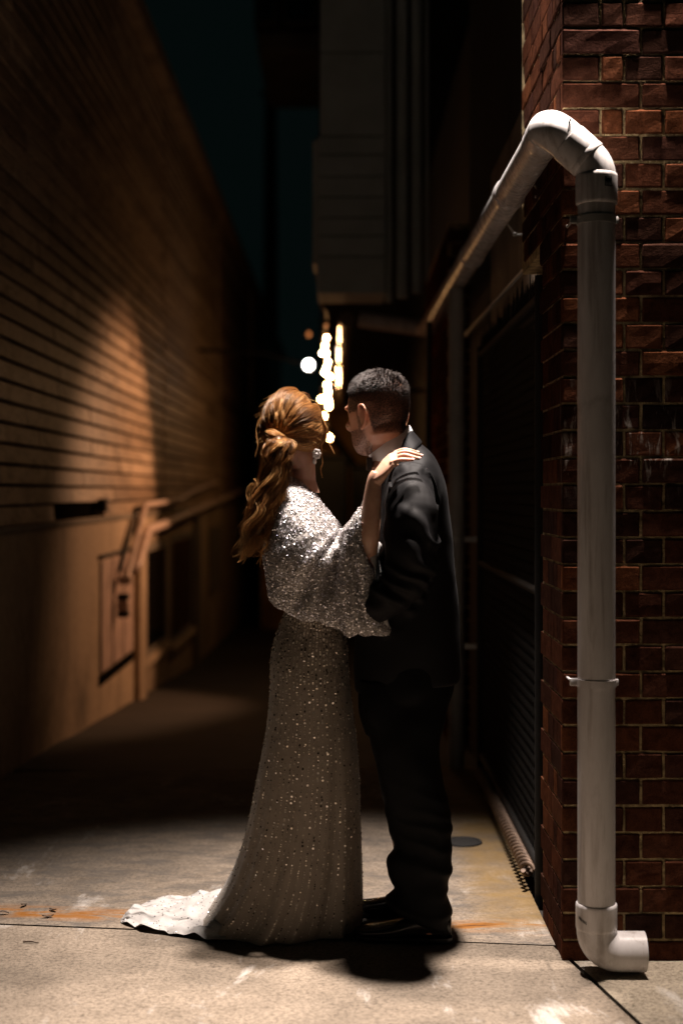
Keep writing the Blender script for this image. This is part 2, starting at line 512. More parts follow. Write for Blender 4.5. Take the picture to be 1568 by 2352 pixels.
def frames(pts):
    pts = [Vector(p) for p in pts]
    T = []
    for i in range(len(pts)):
        a = pts[max(i - 1, 0)]; b = pts[min(i + 1, len(pts) - 1)]
        T.append((b - a).normalized())
    ref = Vector((0, 0, 1)) if abs(T[0].z) < 0.9 else Vector((1, 0, 0))
    u = T[0].cross(ref).normalized()
    F = []
    for i, t in enumerate(T):
        u = (u - t * u.dot(t)).normalized()
        F.append((u.copy(), t.cross(u)))
    return pts, F

def tube(path, rad, n=16, cap=True, flat=1.0):
    pts, F = frames(path)
    if not hasattr(rad, '__len__'): rad = [rad] * len(pts)
    rings = []
    for p, (u, w), r in zip(pts, F, rad):
        rings.append([p + u * (r * math.cos(2 * PI * j / n)) + w * (r * flat * math.sin(2 * PI * j / n)) for j in range(n)])
    return loft(rings, cap)

def arc_path(a, corner, b, r, seg=10):
    a, corner, b = Vector(a), Vector(corner), Vector(b)
    d1 = (a - corner).normalized(); d2 = (b - corner).normalized()
    ang = d1.angle(d2)
    t = r / math.tan(ang / 2)
    p1 = corner + d1 * t; p2 = corner + d2 * t
    bis = (d1 + d2).normalized()
    c = corner + bis * (r / math.sin(ang / 2))
    v1 = p1 - c; v2 = p2 - c
    out = []
    th = v1.angle(v2)
    for k in range(seg + 1):
        s = k / seg
        out.append(c + (v1 * math.sin((1 - s) * th) + v2 * math.sin(s * th)) / math.sin(th))
    return out

def ell(c, r, nu=16, nv=10, M=None):
    rings = []
    c = Vector(c)
    for i in range(1, nv):
        a = PI * i / nv
        ring = []
        for j in range(nu):
            b = 2 * PI * j / nu
            p = Vector((r[0] * math.sin(a) * math.cos(b), r[1] * math.sin(a) * math.sin(b), r[2] * math.cos(a)))
            if M is not None: p = M @ p
            ring.append(c + p)
        rings.append(ring)
    return loft(rings, True)

def disc(c, r, n=24, axis='Z'):
    c = Vector(c)
    ring = []
    for j in range(n):
        a = 2 * PI * j / n
        d = {'Z': (math.cos(a), math.sin(a), 0), 'Y': (math.cos(a), 0, math.sin(a)), 'X': (0, math.cos(a), math.sin(a))}[axis]
        ring.append(c + Vector(d) * r)
    return ring

def xform(vf, M):
    v, f = vf
    return [M @ Vector(p) for p in v], f

def fuse(name, mb, voxel, smooth_it=6, factor=0.5):
    me = mb.mesh(name + '_src')
    o = bpy.data.objects.new(name + '_src', me)
    COL.objects.link(o)
    r = o.modifiers.new('r', 'REMESH'); r.mode = 'VOXEL'; r.voxel_size = voxel; r.use_smooth_shade = True
    if smooth_it:
        s = o.modifiers.new('s', 'SMOOTH'); s.factor = factor; s.iterations = smooth_it
    dg = bpy.context.evaluated_depsgraph_get()
    ev = o.evaluated_get(dg)
    out = bpy.data.meshes.new_from_object(ev)
    out.name = name
    bpy.data.objects.remove(o); bpy.data.meshes.remove(me)
    return out

def coords(me):
    a = np.empty(len(me.vertices) * 3, np.float32); me.vertices.foreach_get('co', a)
    return a.reshape(-1, 3).astype(float)
def normals(me):
    a = np.empty(len(me.vertices) * 3, np.float32); me.vertex_normals.foreach_get('vector', a)
    return a.reshape(-1, 3).astype(float)
def setco(me, c):
    me.vertices.foreach_set('co', c.astype(np.float32).ravel()); me.update()

def nz(p, s, off=0.0):
    return noise.noise(Vector((p[0] * s + off, p[1] * s + off * 0.7, p[2] * s - off)))

def sample(me, n):
    me.calc_loop_triangles()
    co = coords(me)
    t = np.empty(len(me.loop_triangles) * 3, np.int32); me.loop_triangles.foreach_get('vertices', t)
    t = t.reshape(-1, 3)
    a, b, c = co[t[:, 0]], co[t[:, 1]], co[t[:, 2]]
    nn = np.cross(b - a, c - a)
    ar = np.linalg.norm(nn, axis=1)
    pick = rng.choice(len(t), n, p=ar / ar.sum())
    r1 = np.sqrt(rng.random(n)); r2 = rng.random(n)
    p = a[pick] * (1 - r1)[:, None] + b[pick] * (r1 * (1 - r2))[:, None] + c[pick] * (r1 * r2)[:, None]
    vn = normals(me)
    q = vn[t[pick, 0]]
    return p, q

def discs(name, p, nrm, rad, mat, parent, tilt=0.5, sides=6, lift=0.002):
    n = len(p)
    d = nrm + rng.normal(0, tilt, (n, 3))
    d /= np.linalg.norm(d, axis=1)[:, None] + 1e-9
    ref = np.where(np.abs(d[:, 2:3]) < 0.9, np.array([[0, 0, 1.0]]), np.array([[1.0, 0, 0]]))
    u = np.cross(d, ref); u /= np.linalg.norm(u, axis=1)[:, None] + 1e-9
    w = np.cross(d, u)
    c = p + nrm * lift
    V = np.empty((n, sides, 3))
    for k in range(sides):
        a = 2 * PI * k / sides
        V[:, k] = c + (u * math.cos(a) + w * math.sin(a)) * rad[:, None]
    F = np.arange(n * sides).reshape(n, sides)
    me = bpy.data.meshes.new(name)
    me.vertices.add(n * sides); me.vertices.foreach_set('co', V.astype(np.float32).ravel())
    me.loops.add(n * sides); me.loops.foreach_set('vertex_index', F.astype(np.int32).ravel())
    me.polygons.add(n); me.polygons.foreach_set('loop_start', np.arange(0, n * sides, sides, dtype=np.int32))
    me.update(calc_edges=True)
    o = link(name, me, mat, parent)
    return tag(o, kind='stuff')

def add_tone(o, tones):
    at = o.data.attributes.new('tone', 'FLOAT', 'POINT')
    t = np.zeros(len(o.data.vertices), np.float32); t[:len(tones)] = np.clip(tones, 0, 1)
    at.data.foreach_set('value', t)

def strands(paths, radius):
    V = []; F = []
    for pth in paths:
        pts, Fr = frames(pth)
        n0 = len(V); m = len(pts)
        for i, (p, (u, w)) in enumerate(zip(pts, Fr)):
            s = i / (m - 1)
            r = radius * (1.0 if s < 0.6 else 1.0 - 0.8 * (s - 0.6) / 0.4)
            for a in (0, 2.094, 4.189):
                q = p + u * (r * math.cos(a)) + w * (r * math.sin(a))
                V.append(q[:])
        for i in range(m - 1):
            for j in range(3):
                k = (j + 1) % 3
                F.append((n0 + i * 3 + j, n0 + i * 3 + k, n0 + i * 3 + 3 + k, n0 + i * 3 + 3 + j))
    return V, F

# ================================================================== SETTING: ground and sky
def gz(Y):                      # the lane falls away behind its mouth
    if Y < 7.25: return 0.0
    if Y < 16: return -0.062 * (Y - 7.25)
    return -0.5425 - 0.028 * (Y - 16)

def sheet(name, xs, ys, mat, zoff=0.0, yfun=None, thick=0.0, amp=0.0):
    V = []; F = []
    nx, ny = len(xs), len(ys)
    for j, y in enumerate(ys):
        for i, x in enumerate(xs):
            yy = yfun(x, y) if yfun else y
            V.append((x, yy, gz(yy) + zoff + amp * nz((x, yy, 0), 1.5)))
    for j in range(ny - 1):
        for i in range(nx - 1):
            a = j * nx + i
            F.append((a, a + 1, a + nx + 1, a + nx))
    if thick:
        edge = [i for i in range(nx)] + [j * nx + nx - 1 for j in range(1, ny)] + [(ny - 1) * nx + i for i in range(nx - 2, -1, -1)] + [j * nx for j in range(ny - 2, 0, -1)]
        n0 = len(V)
        for e in edge: V.append((V[e][0], V[e][1], V[e][2] - thick))
        m = len(edge)
        for k in range(m):
            F.append((edge[(k + 1) % m], edge[k], n0 + k, n0 + (k + 1) % m))
    me = bpy.data.meshes.new(name); me.from_pydata(V, [], F); me.update()
    return tag(link(name, me, mat), kind='structure')

lin = lambda a, b, n: list(np.linspace(a, b, n))
def seam(x): return 4.47 - 0.125 * x            # joint across the lane mouth
def edge_x(Y): return 0.672 + (4.31 - Y) * 0.195  # joint beside the brick front
# base earth under the joints
sheet('ground', lin(-60, 60, 13), lin(-40, 7.2, 8) + lin(7.4, 90, 40), M_asph, -0.045)
def front_fun(x, t): return -4 + (seam(x) - 0.006 + 4) * t
me_front = sheet('front_driveway', lin(-6, 0.64, 24), [0, .2, .4, .55, .7, .8, .88, .94, 1.0], M_conc_front, 0, front_fun, 0.04)
for v in me_front.data.vertices:                # the right rim follows the slanting joint
    x0 = (v.co.x + 6) / 6.64
    tgt = min(edge_x(v.co.y), 2.3) - 0.006
    v.co.x = -6 + x0 * (tgt + 6)
sheet('lane_driveway', lin(-1.73, 0.66, 20), lin(0, 1, 18), M_conc, 0, lambda x, t: seam(x) + 0.006 + (7.2 + 0.06 * x - seam(x)) * t, 0.04)
path = sheet('footpath', lin(0, 1, 10), lin(-4, 4.245, 24), M_conc_path, 0.0, None, 0.04)
for v in path.data.vertices:
    e = min(edge_x(v.co.y), 2.3) + 0.008
    v.co.x = e + (6 - e) * v.co.x
sheet('lane_asphalt', lin(-1.74, 2.6, 20), lin(7.215, 16, 24) + lin(16.5, 34, 20), M_asph, -0.012, None, 0.03, 0.015)

# night sky far behind everything is the world; nothing else is needed
# ================================================================== LEFT BUILDING
WL = -1.66                      # plane of the left wall
def Yl(dx): return FD * WL / (dx - 784)
def zl(dx, dy): return CAMZ - (dy - 1130) * Yl(dx) / FD
lb = empty('weatherboard_building', (WL - 0.5, 13, 0), 'long building on the left of the lane, cream weatherboards above a rendered base', 'building')
MB().add(box((WL - 0.6, 6.0, 1.23), (WL - 0.03, 40, 5.15))).build('board_backing', M_dark, lb)
mb = MB()
mb.add(box((WL - 0.6, 6.0, -1.6), (WL - 0.002, 40, 1.23)))
# a shallow plinth course and ledge
rend = mb.build('rendered_base', M_render, lb)
# boards, each its own piece, butted at random
def board_mesh(seed):
    r = random.Random(seed)
    n = 6; V = []; F = []
    for i in range(n + 1):
        y = i / n
        j = r.uniform(-0.0018, 0.0018)
        prof = [(0.0, 0.0), (0.022 + j, 0.0), (0.027 + j, 0.02), (0.020 + j, 0.80), (0.012, 0.87), (0.0, 0.88)]
        V += [(p[0], y, p[1]) for p in prof]
    k = 6
    for i in range(n):
        for a in range(k):
            b2 = (a + 1) % k
            F.append((i * k + a, i * k + b2, (i + 1) * k + b2, (i + 1) * k + a))
    F.append(tuple(range(k))); F.append(tuple(n * k + a for a in reversed(range(k))))
    me = bpy.data.meshes.new('board'); me.from_pydata(V, [], F); me.update(); me.materials.append(M_board)
    return me
BM = [board_mesh(k) for k in range(5)]
pitch = 0.1045
z0 = 1.232
def put_board(y0, y1, row, name='board', x=WL - 0.03):
    o = bpy.data.objects.new(name, random.choice(BM)); COL.objects.link(o)
    o.location = (x + random.uniform(-0.002, 0.003), y0, z0 + row * pitch + random.uniform(-0.0015, 0.0015))
    o.scale = (1.0, y1 - y0 - random.choice((0.006, 0.010, 0.016, 0.035)), pitch)
    o.rotation_euler = (0, 0, 0)
    adopt(o, lb)
    return o
nrow = 37
Yj1, Yj2 = 13.4, 18.95
rb = random.Random(11)
for row in range(nrow):
    ys = [6.0]
    while ys[-1] < Yj1 - 1.2:
        ys.append(ys[-1] + rb.uniform(0.8, 2.4))
    ys[-1] = Yj1 - 0.02 if len(ys) > 1 else ys[-1]
    if row == 0: ys = [6.0, 8.25, 10.0, Yj1 - 0.02]
    for a, b2 in zip(ys[:-1], ys[1:]):
        if row == 0 and abs(a - 8.25) < 0.01: continue      # the missing board
        put_board(a, b2, row)
    m = Yj1 + rb.uniform(1.5, 4.2)
    put_board(Yj1 + 0.05, m, row); put_board(m, Yj2, row)
for row in range(nrow):
    put_board(19.2, 26.0, row, 'board'); 
mbr = MB()
for row in range(nrow):
    mbr.add(box((WL - 0.03, 26.3, z0 + row * pitch), (WL - 0.012, 39.5, z0 + (row + 0.93) * pitch)))
tag(mbr.build('distant_boards', M_board, lb), kind='stuff')
for y in (Yj1 + 0.015, 19.08, 26.15):
    MB().add(bevbox((WL - 0.03, y - 0.045 if y > 15 else y - 0.02, z0), (WL + (0.03 if y > 15 else -0.002), y + 0.045 if y > 15 else y + 0.02, 5.1))).build('corner_trim', M_board, lb)
MB().add(bevbox((WL - 0.05, 6.0, 5.12), (WL + 0.10, 40, 5.3), 0.01)).build('eaves_gutter', M_board, lb)
# pink boarded hatch
mbh = []
hx = WL + 0.004
ha, hb = Yl(228), Yl(303)
ht, hbm = zl(228, 1290), zl(228, 1548)
for k in range(3):
    a = ha + (hb - ha) * k / 3 + 0.03; c = ha + (hb - ha) * (k + 1) / 3 - 0.03
    MB().add(bevbox((hx - 0.03, a, hbm), (hx + 0.010, c, ht), 0.004)).build('hatch_board', M_pink, lb)
MB().add(box((WL - 0.02, ha + 0.05, hbm + 0.01), (WL + 0.0035, hb - 0.05, ht - 0.01))).build('hatch_gap', M_dark, lb)
MB().add(bevbox((WL, ha - 0.03, ht + 0.022), (WL + 0.03, hb + 0.05, ht + 0.045), 0.006)).build('hatch_head', M_iron, lb)
MB().add(bevbox((WL, ha - 0.02, hbm - 0.085), (WL + 0.012, hb + 0.05, hbm - 0.01), 0.004)).build('hatch_slot', M_dark, lb)
# render pier beside the windows
MB().add(bevbox((WL - 0.01, Yl(308), -1.2), (WL + 0.06, Yl(322), 1.20), 0.015)).build('pier', M_render, lb)
# two low windows: frame, dark glass and sill of each
for d0, d1, dt, db in ((326, 381, 1250, 1512), (391, 441, 1228, 1478)):
    a, c = Yl(d0), Yl(d1)
    zt = zl(d0 + 8, dt); zb = zl(d0 + 8, db)
    fr = MB()
    for q in (box((WL - 0.06, a, zb), (WL + 0.012, a + 0.09, zt)), box((WL - 0.06, c - 0.09, zb), (WL + 0.012, c, zt)), box((WL - 0.06, a + 0.09, zt - 0.07), (WL + 0.012, c - 0.09, zt)), box((WL - 0.06, a + 0.09, zb), (WL + 0.012, c - 0.09, zb + 0.05))): fr.add(q)
    f = fr.build('window_frame', M_render_grey, lb)
    MB().add(box((WL - 0.05, a + 0.09, zb + 0.05), (WL - 0.001, c - 0.09, zt - 0.07))).build('window_pane', M_glass, f)
    MB().add(bevbox((WL, a - 0.05, zb - 0.07), (WL + 0.05, c + 0.05, zb - 0.002), 0.008)).build('window_sill', M_render, f)
MB().add(bevbox((WL, Yl(441) + 0.1, -1.4), (WL + 0.05, Yl(452), 1.19), 0.01)).build('rib', M_render_grey, lb)
MB().add(bevbox((WL, Yl(480), 0.1), (WL + 0.03, Yl(505), 0.95), 0.01)).build('panel', M_render_grey, lb)
MB().add(bevbox((WL, 6.0, 1.195), (WL + 0.02, 30, 1.228), 0.004)).build('ledge', M_render_grey, lb)

# pipes fixed to that wall
def wallpipe(name, pts, r, rad, label, cat, mat):
    root = empty(name, pts[-1], label, cat)
    path = [Vector(pts[0])]
    for k in range(1, len(pts) - 1): path += arc_path(pts[k - 1], pts[k], pts[k + 1], rad, 8)
    path.append(Vector(pts[-1]))
    MB().add(tube(path, r, 16)).build('pipe', mat, root, True)
    return root
M_paintpipe = simple('dusty_pink_pipe_paint', (0.50, 0.38, 0.32), 0.45, 0, 0.5, 0.2, 12)
xp = WL + 0.09
def Pw(dx, dy, off=0.09):
    Y = FD * (WL + off) / (dx - 784)
    return P(dx, dy, Y)
bp = wallpipe('thick_wall_pipe', [Pw(602, 1107), Pw(378, 1204), Pw(340, 1218), Pw(314, 1308), Vector((WL - 0.02, Pw(314, 1308).y + 0.02, Pw(314, 1308).z - 0.03))], 0.038, 0.09, 'thick pale pipe sloping down along the left wall above the low windows', 'pipe', M_paintpipe)
for d, e in ((440, 1178), (500, 1152)):
    q = Pw(d, e); MB().add(tube([q + Vector((0, -.05, .011)), q + Vector((0, .05, .0))], 0.044, 16)).build('collar', M_paintpipe, bp, True)
    MB().add(box((WL, q.y - .02, q.z - .02), (q.x, q.y + .02, q.z + .02))).build('bracket', M_iron, bp)
tp = wallpipe('thin_wall_pipe', [Pw(499, 1107), Pw(440, 1130), Pw(415, 1148), Pw(334, 1160), Pw(290, 1332)], 0.023, 0.07, 'thin pipe bending down the left wall beside the pink boarded hatch', 'pipe', M_paintpipe)
q = Pw(290, 1332)
MB().add(bevbox((q.x - .05, q.y - .06, q.z - .03), (q.x + .04, q.y + .06, q.z + .03), .008)).build('junction_box', M_paintpipe, tp)
q2 = Pw(287, 1378)
for k, (dz0, dz1, m) in enumerate(((.0, .045, M_iron), (-.08, -.003, M_pink), (-.125, -.083, M_iron))):
    MB().add(bevbox((q2.x - .05, q2.y - .05, q2.z + dz0), (q2.x + .03, q2.y + .05, q2.z + dz1), .008)).build('tap_body', m, tp)
tp2 = wallpipe('conduit', [Pw(318, 1165, .04), Pw(276, 1310, .04)], 0.016, 0.05, 'slim conduit running down just left of the thin wall pipe', 'pipe', M_iron)
q = Pw(238, 1160, 0.03)
vs = empty('vent_stub', q, 'round pipe end poking from the slot of a missing weatherboard', 'pipe')
MB().add(tube([q + Vector((-.04, 0, 0)), q + Vector((.03, -0.01, 0))], 0.045, 20)).build('pipe', M_iron, vs, True)
MB().add(tube([q + Vector((.0305, -0.01, 0)), q + Vector((.034, -0.01, 0))], 0.026, 16)).build('cap', M_paintpipe, vs, True)

# ================================================================== BRICK CORNER
XC, YB = 0.659, 4.25            # left edge and front plane of the brick corner
CRS = 0.0802
bw = empty('brick_wall', (XC + 0.4, YB + 0.4, 0), 'dark red English-bond brick corner carrying the grey drainpipe', 'wall')
YD = 5.24                       # depth of the corner pier
YP = 4.70                       # below the gate head the pier is shallower
ZG = 2.20
MB().add(box((XC + 0.0045, YB + 0.0045, ZG), (2.4, YD - 0.008, 4.4))).add(box((XC + 0.0045, YB + 0.0045, -0.04), (2.4, YP - 0.008, ZG - 0.001))).build('mortar', M_mortar, bw)

def brick_mesh(lx, ly, lz, seed, fx=6):
    r = random.Random(seed)
    V = []; F = []
    nx, nzs = (2 + (4 if lx > .2 else 2)), 4
    def stops(L_, n):
        e = .005
        return [0.0] + [e + (L_ - 2 * e) * k / (n - 2) for k in range(n - 1)] + [L_]
    us, ws = stops(lx, nx), stops(lz, nzs)
    for j in range(nzs + 1):
        for i in range(nx + 1):
            e = (i in (0, nx)) or (j in (0, nzs)); c = (i in (0, nx)) and (j in (0, nzs))
            d = .0045 if c else (.0022 if e else 0.0)
            p = Vector((us[i], d + .0009 * nz((us[i], 0, ws[j]), 30, seed * 3.3) + (0 if e else r.uniform(-.0003, .0003)), ws[j]))
            if e: p += Vector((r.uniform(-.0014, .0014), 0, r.uniform(-.0016, .0016)))
            V.append(p[:])
    for j in range(nzs):
        for i in range(nx):
            a = j * (nx + 1) + i
            F.append((a, a + 1, a + nx + 2, a + nx + 1))
    n0 = len(V)
    V.extend([(0, .005, 0), (lx, .005, 0), (lx, .005, lz), (0, .005, lz), (0, ly, 0), (lx, ly, 0), (lx, ly, lz), (0, ly, lz)])
    # rim from grid border to the side walls
    def gi(i, j): return j * (nx + 1) + i
    bot = [gi(i, 0) for i in range(nx + 1)]; top = [gi(i, nzs) for i in range(nx + 1)]
    lef = [gi(0, j) for j in range(nzs + 1)]; rig = [gi(nx, j) for j in range(nzs + 1)]
    F.append(tuple([n0, n0 + 1] + bot[::-1])); F.append(tuple([n0 + 2, n0 + 3] + top))
    F.append(tuple([n0 + 3, n0] + lef)); F.append(tuple([n0 + 1, n0 + 2] + rig[::-1]))
    F += [(n0, n0 + 4, n0 + 5, n0 + 1), (n0 + 1, n0 + 5, n0 + 6, n0 + 2), (n0 + 2, n0 + 6, n0 + 7, n0 + 3), (n0 + 3, n0 + 7, n0 + 4, n0)]
    return V, F
JT = 0.0085
LS, LH, LQ = 0.2305, 0.1095, 0.0625
BMESH = {}
for kind, lx in (('S', LS), ('H', LH), ('Q', LQ)):
    BMESH[kind] = []
    for k in range(6):
        V, F = brick_mesh(lx, 0.03, CRS - JT, k * 7 + ord(kind))
        me = bpy.data.meshes.new('brick'); me.from_pydata(V, [], F); me.update(); me.materials.append(M_brick)
        BMESH[kind].append(me)
def brick(kind, loc, rot=0.0, parent=bw):
    o = bpy.data.objects.new('brick', random.choice(BMESH[kind])); COL.objects.link(o)
    o.location = loc
    o.rotation_euler = (random.uniform(-.010, .004), random.uniform(-.006, .006), rot + random.uniform(-.005, .005))
    adopt(o, parent)
    return o
Z_REF = CAMZ - (63.6 - 1130) / 768.7          # a bed joint of the photo
row_lo = -int(Z_REF / CRS) - 1
hold = MB()
def hold_brick(kind, M):
    V, F = BRAW[kind]
    hold.add(([M @ Vector(v) for v in V], F))
BRAW = {k: (lambda bb: (bb[0], bb[1]))(box((0, 0.001, 0), (l, 0.03, CRS - JT))) for k, l in (('S', LS), ('H', LH), ('Q', LQ))}
for row in range(row_lo, 17):
    zb = Z_REF + row * CRS + JT / 2
    if zb < -0.06: continue
    header = (row % 2 == 0)
    x = XC
    seq = ['H', 'Q'] + ['H'] * 12 if header else ['S'] * 8
    for k in seq:
        l = {'S': LS, 'H': LH, 'Q': LQ}[k]
        if x > 1.75: break
        y = YB - random.choice((0.0, 0.0006, 0.001, 0.0015, 0.002, 0.0032))
        if zb < 2.95 and x < 1.06: brick(k, (x, y, zb))
        else: hold_brick(k, Matrix.Translation((x, YB, zb)))
        x += l + JT
    # the flank of the corner, turned into the lane
    y = YB + 0.034
    seq = (['S'] * 6) if header else (['H', 'Q'] + ['H'] * 12)
    first = True
    for k in seq:
        l = {'S': LS, 'H': LH, 'Q': LQ}[k]
        if first: l -= 0.034
        if y + l > (YD if zb > ZG - 0.02 else YP + 0.02): break
        if zb > 1.9 and zb < 2.95: 
            if first:
                o = brick(k, (XC - random.uniform(0, .004), y + l, zb), -PI / 2); o.scale = (l / {'S': LS, 'H': LH}[k], 1, 1)
            else: brick(k, (XC - random.uniform(0, .004), y + l, zb), -PI / 2)
        else:
            M = Matrix.Translation((XC, y + l, zb)) @ Matrix.Rotation(-PI / 2, 4, 'Z')
            if first: M = M @ Matrix.Diagonal((l / {'S': LS, 'H': LH}[k], 1, 1, 1))
            hold_brick(k, M)
        first = False
        y += l + JT
tag(hold.build('outer_bricks', M_brick, bw), kind='stuff')

# ================================================================== RIGHT SIDE OF THE LANE
XR = 0.73
rw = empty('rendered_side_wall', (XR + 0.5, 14, 0), 'dark rendered wall running down the right of the lane behind the gate', 'wall')
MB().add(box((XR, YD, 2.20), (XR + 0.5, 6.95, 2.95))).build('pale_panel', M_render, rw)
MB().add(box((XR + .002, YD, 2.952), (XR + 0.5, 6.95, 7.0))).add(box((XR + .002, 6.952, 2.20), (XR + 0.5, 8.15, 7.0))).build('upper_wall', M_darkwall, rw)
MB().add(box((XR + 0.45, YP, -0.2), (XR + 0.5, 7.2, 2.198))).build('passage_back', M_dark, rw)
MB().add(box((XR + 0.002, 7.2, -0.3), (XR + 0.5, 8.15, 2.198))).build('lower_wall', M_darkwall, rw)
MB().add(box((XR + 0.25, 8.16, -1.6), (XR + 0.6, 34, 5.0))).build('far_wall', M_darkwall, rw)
# brick pier further in
bpier = empty('brick_pier', (0.75, 9.5, 0), 'warmly lit brick pier on the right wall beyond the grey downpipe', 'pillar')
MB().add(box((0.640, 8.45, -0.4), (0.97, 10.8, 3.0))).build('mortar', M_mortar, bpier)
pb = MB()
for row in range(-4, 37):
    zb = row * CRS
    y = 8.44 + (0.12 if row % 2 else 0)
    while y < 10.6:
        pb.add(box((0.632, y, zb), (0.66, min(y + LS, 10.79), zb + CRS - JT)))
        y += LS + JT
    pb.add(box((0.65, 8.442, zb), (0.86, 8.47, zb + CRS - JT)))
tag(pb.build('pier_bricks', M_brick, bpier), kind='stuff')
# hanging cable
cab = [P(985, 740, 8.3), P(984, 900, 8.3), P(983, 1000, 8.3), P(987, 1060, 8.28), P(1000, 1140, 8.25), P(1022, 1210, 8.2)]
sp = [Vector(p) for p in spline([tuple(p) for p in cab], 40)]
tag(MB().add(tube(sp, 0.017, 10)).build('hanging_cable', M_rubber, None, True), 'thick black cable hanging and bowing in front of the brick pier', 'cable')

# second, weathered downpipe
dp = empty('weathered_downpipe', P(1048, 1775, 7.2), 'matt grey downpipe standing behind the man, under the overhead drain run', 'pipe')
xa = P(1048, 1000, 7.2).x
MB().add(tube([(xa, 7.2, -0.02), (xa, 7.2, 2.43)], 0.040, 20)).build('shaft', M_pvc_dark, dp, True)
for z in (0.12, 1.72, 2.3):
    MB().add(tube([(xa, 7.2, z - .03), (xa, 7.2, z + .03)], 0.045, 20)).build('collar', M_pvc_dark, dp, True)
for z in (0.62, 1.16):
    MB().add(tube([(xa, 7.2, z - .012), (xa, 7.2, z + .012)], 0.044, 20)).add(box((xa + .03, 7.18, z - .012), (XR + .01, 7.21, z + .012))).build('wall_clip', M_galv, dp)

# ------------------------------------------------------------------ gate
gx = 0.690
gy0, gy1 = 4.93, 7.05
gate = empty('mesh_gate', (gx, 6, 0), 'black diamond-mesh security gate with spiked top beside the brick corner', 'gate')
MB().add(tube([(gx, gy0, -0.03), (gx, gy0, 1.0)], 0.021, 14)).add(tube([(gx, gy0, 1.0), (gx, gy0, 2.15)], 0.0215, 14)).build('hinge_post', M_iron, gate, True)
MB().add(tube([(gx, gy1, 0.0), (gx, gy1, 2.12)], 0.02, 12)).build('end_post', M_iron, gate, True)
for z in (0.10, 1.05, 2.08):
    MB().add(tube([(gx, gy0, z), (gx, gy1, z)], 0.016, 10)).build('rail', M_iron, gate, True)
mesh = MB()
dwid, dhei = 0.05, 0.085
ny = int((gy1 - gy0) / dwid); nzz = int(1.96 / dhei)
def wire(a, b, w=0.0028):
    a, b = Vector(a), Vector(b); d = (b - a).normalized(); u = d.cross(Vector((1, 0, 0))).normalized() * w
    x = Vector((0.0035, 0, 0))
    mesh.add(([a + u, a + x, a - u, b + u, b + x, b - u], [(0, 1, 4, 3), (1, 2, 5, 4), (2, 0, 3, 5)]))
for i in range(ny):
    for j in range(nzz):
        y = gy0 + (i + 0.5) * dwid; z = 0.12 + j * dhei
        wire((gx, y, z), (gx, y + dwid / 2, z + dhei / 2)); wire((gx, y + dwid / 2, z + dhei / 2), (gx, y, z + dhei))
        wire((gx, y, z), (gx, y - dwid / 2, z + dhei / 2)); wire((gx, y - dwid / 2, z + dhei / 2), (gx, y, z + dhei))
tag(mesh.build('diamond_mesh', M_iron, gate), kind='stuff')
rs = random.Random(4)
y = gy0 + 0.12
while y < gy1:
    h = rs.uniform(0.07, 0.13); lean = rs.uniform(-0.05, 0.05)
    sm = MB()
    sm.add(loft([[Vector((gx + a * 0.006, y + b * 0.009, 2.09)) for a, b in ((1, 0), (0, 1), (-1, 0), (0, -1))], [Vector((gx + a * 0.001, y + lean + b * 0.001, 2.09 + h)) for a, b in ((1, 0), (0, 1), (-1, 0), (0, -1))]]))
    sm.add(loft([[Vector((gx + a * 0.004, y + b * 0.006, 2.10)) for a, b in ((1, 0), (0, 1), (-1, 0), (0, -1))], [Vector((gx + a * 0.001, y - lean - 0.03 + b * 0.001, 2.10 + h * 0.6)) for a, b in ((1, 0), (0, 1), (-1, 0), (0, -1))]]))
    sm.build('spike', M_iron, gate)
    y += rs.uniform(0.055, 0.09)
# twisted bar at the foot of the gate
tw = MB()
pa, pb_ = Vector((0.655, 4.98, 0.075)), Vector((0.655, 6.75, 0.075))
for ph in (0, PI):
    hel = []
    for k in range(261):
        s = k / 260; a = ph + s * 2 * PI * 19
        hel.append(pa.lerp(pb_, s) + Vector((math.cos(a) * 0.020, 0, math.sin(a) * 0.020)))
    tw.add(tube(hel, 0.0085, 8))
tag(tw.build('twisted_bar', M_rust, None, True), 'rusty twisted bar lying along the foot of the mesh gate', 'bar')

# fallen leaves and a twig on the concrete
M_leaf = simple('dry_leaf', (0.045, 0.026, 0.014), 0.7, 0, 0.4, 0.4, 60)
for k, (dx, dy, lab) in enumerate(((8, 2101, 'dry leaf in the rust stain at the frame edge'), (56, 2082, 'dry leaf just above the rust stain'), (122, 2093, 'dry leaf in the middle of the rust stain'), (110, 2108, 'dry leaf lying below the rust stain near the joint'))):
    Yg = CAMZ * FD / (dy - 1130)
    pc = P(dx, dy, Yg)
    st = [(-.020, .001), (-.012, .006), (0, .008), (.010, .006), (.019, .001)]
    M = Matrix.Translation((pc.x, pc.y, .003)) @ Matrix.Rotation(k * 1.1 + .2, 4, 'Z')
    V = []; F = []
    for i, (u, w) in enumerate(st):
        cz = .004 * math.sin(i + k) + .003
        V += [M @ Vector((u, -w, cz + .003)), M @ Vector((u, 0, cz)), M @ Vector((u, w, cz + .003))]
    for i in range(4):
        for j in range(2): F.append((i * 3 + j, i * 3 + j + 1, i * 3 + 4 + j, i * 3 + 3 + j))
    mbl = MB(); mbl.add((V, F))
    tag(mbl.build('dry_leaf', M_leaf), lab, 'leaf', 'dry leaves on the concrete')
tp0 = P(72, 2167, CAMZ * FD / (2167 - 1130)); 
tag(MB().add(tube([tp0 + Vector((-.025, .004, .004)), tp0 + Vector((0, 0, .006)), tp0 + Vector((.026, -.008, .004))], [.0025, .0022, .0014], 6)).build('twig', M_leaf), 'short dark twig on the front slab below the rust stain', 'twig')

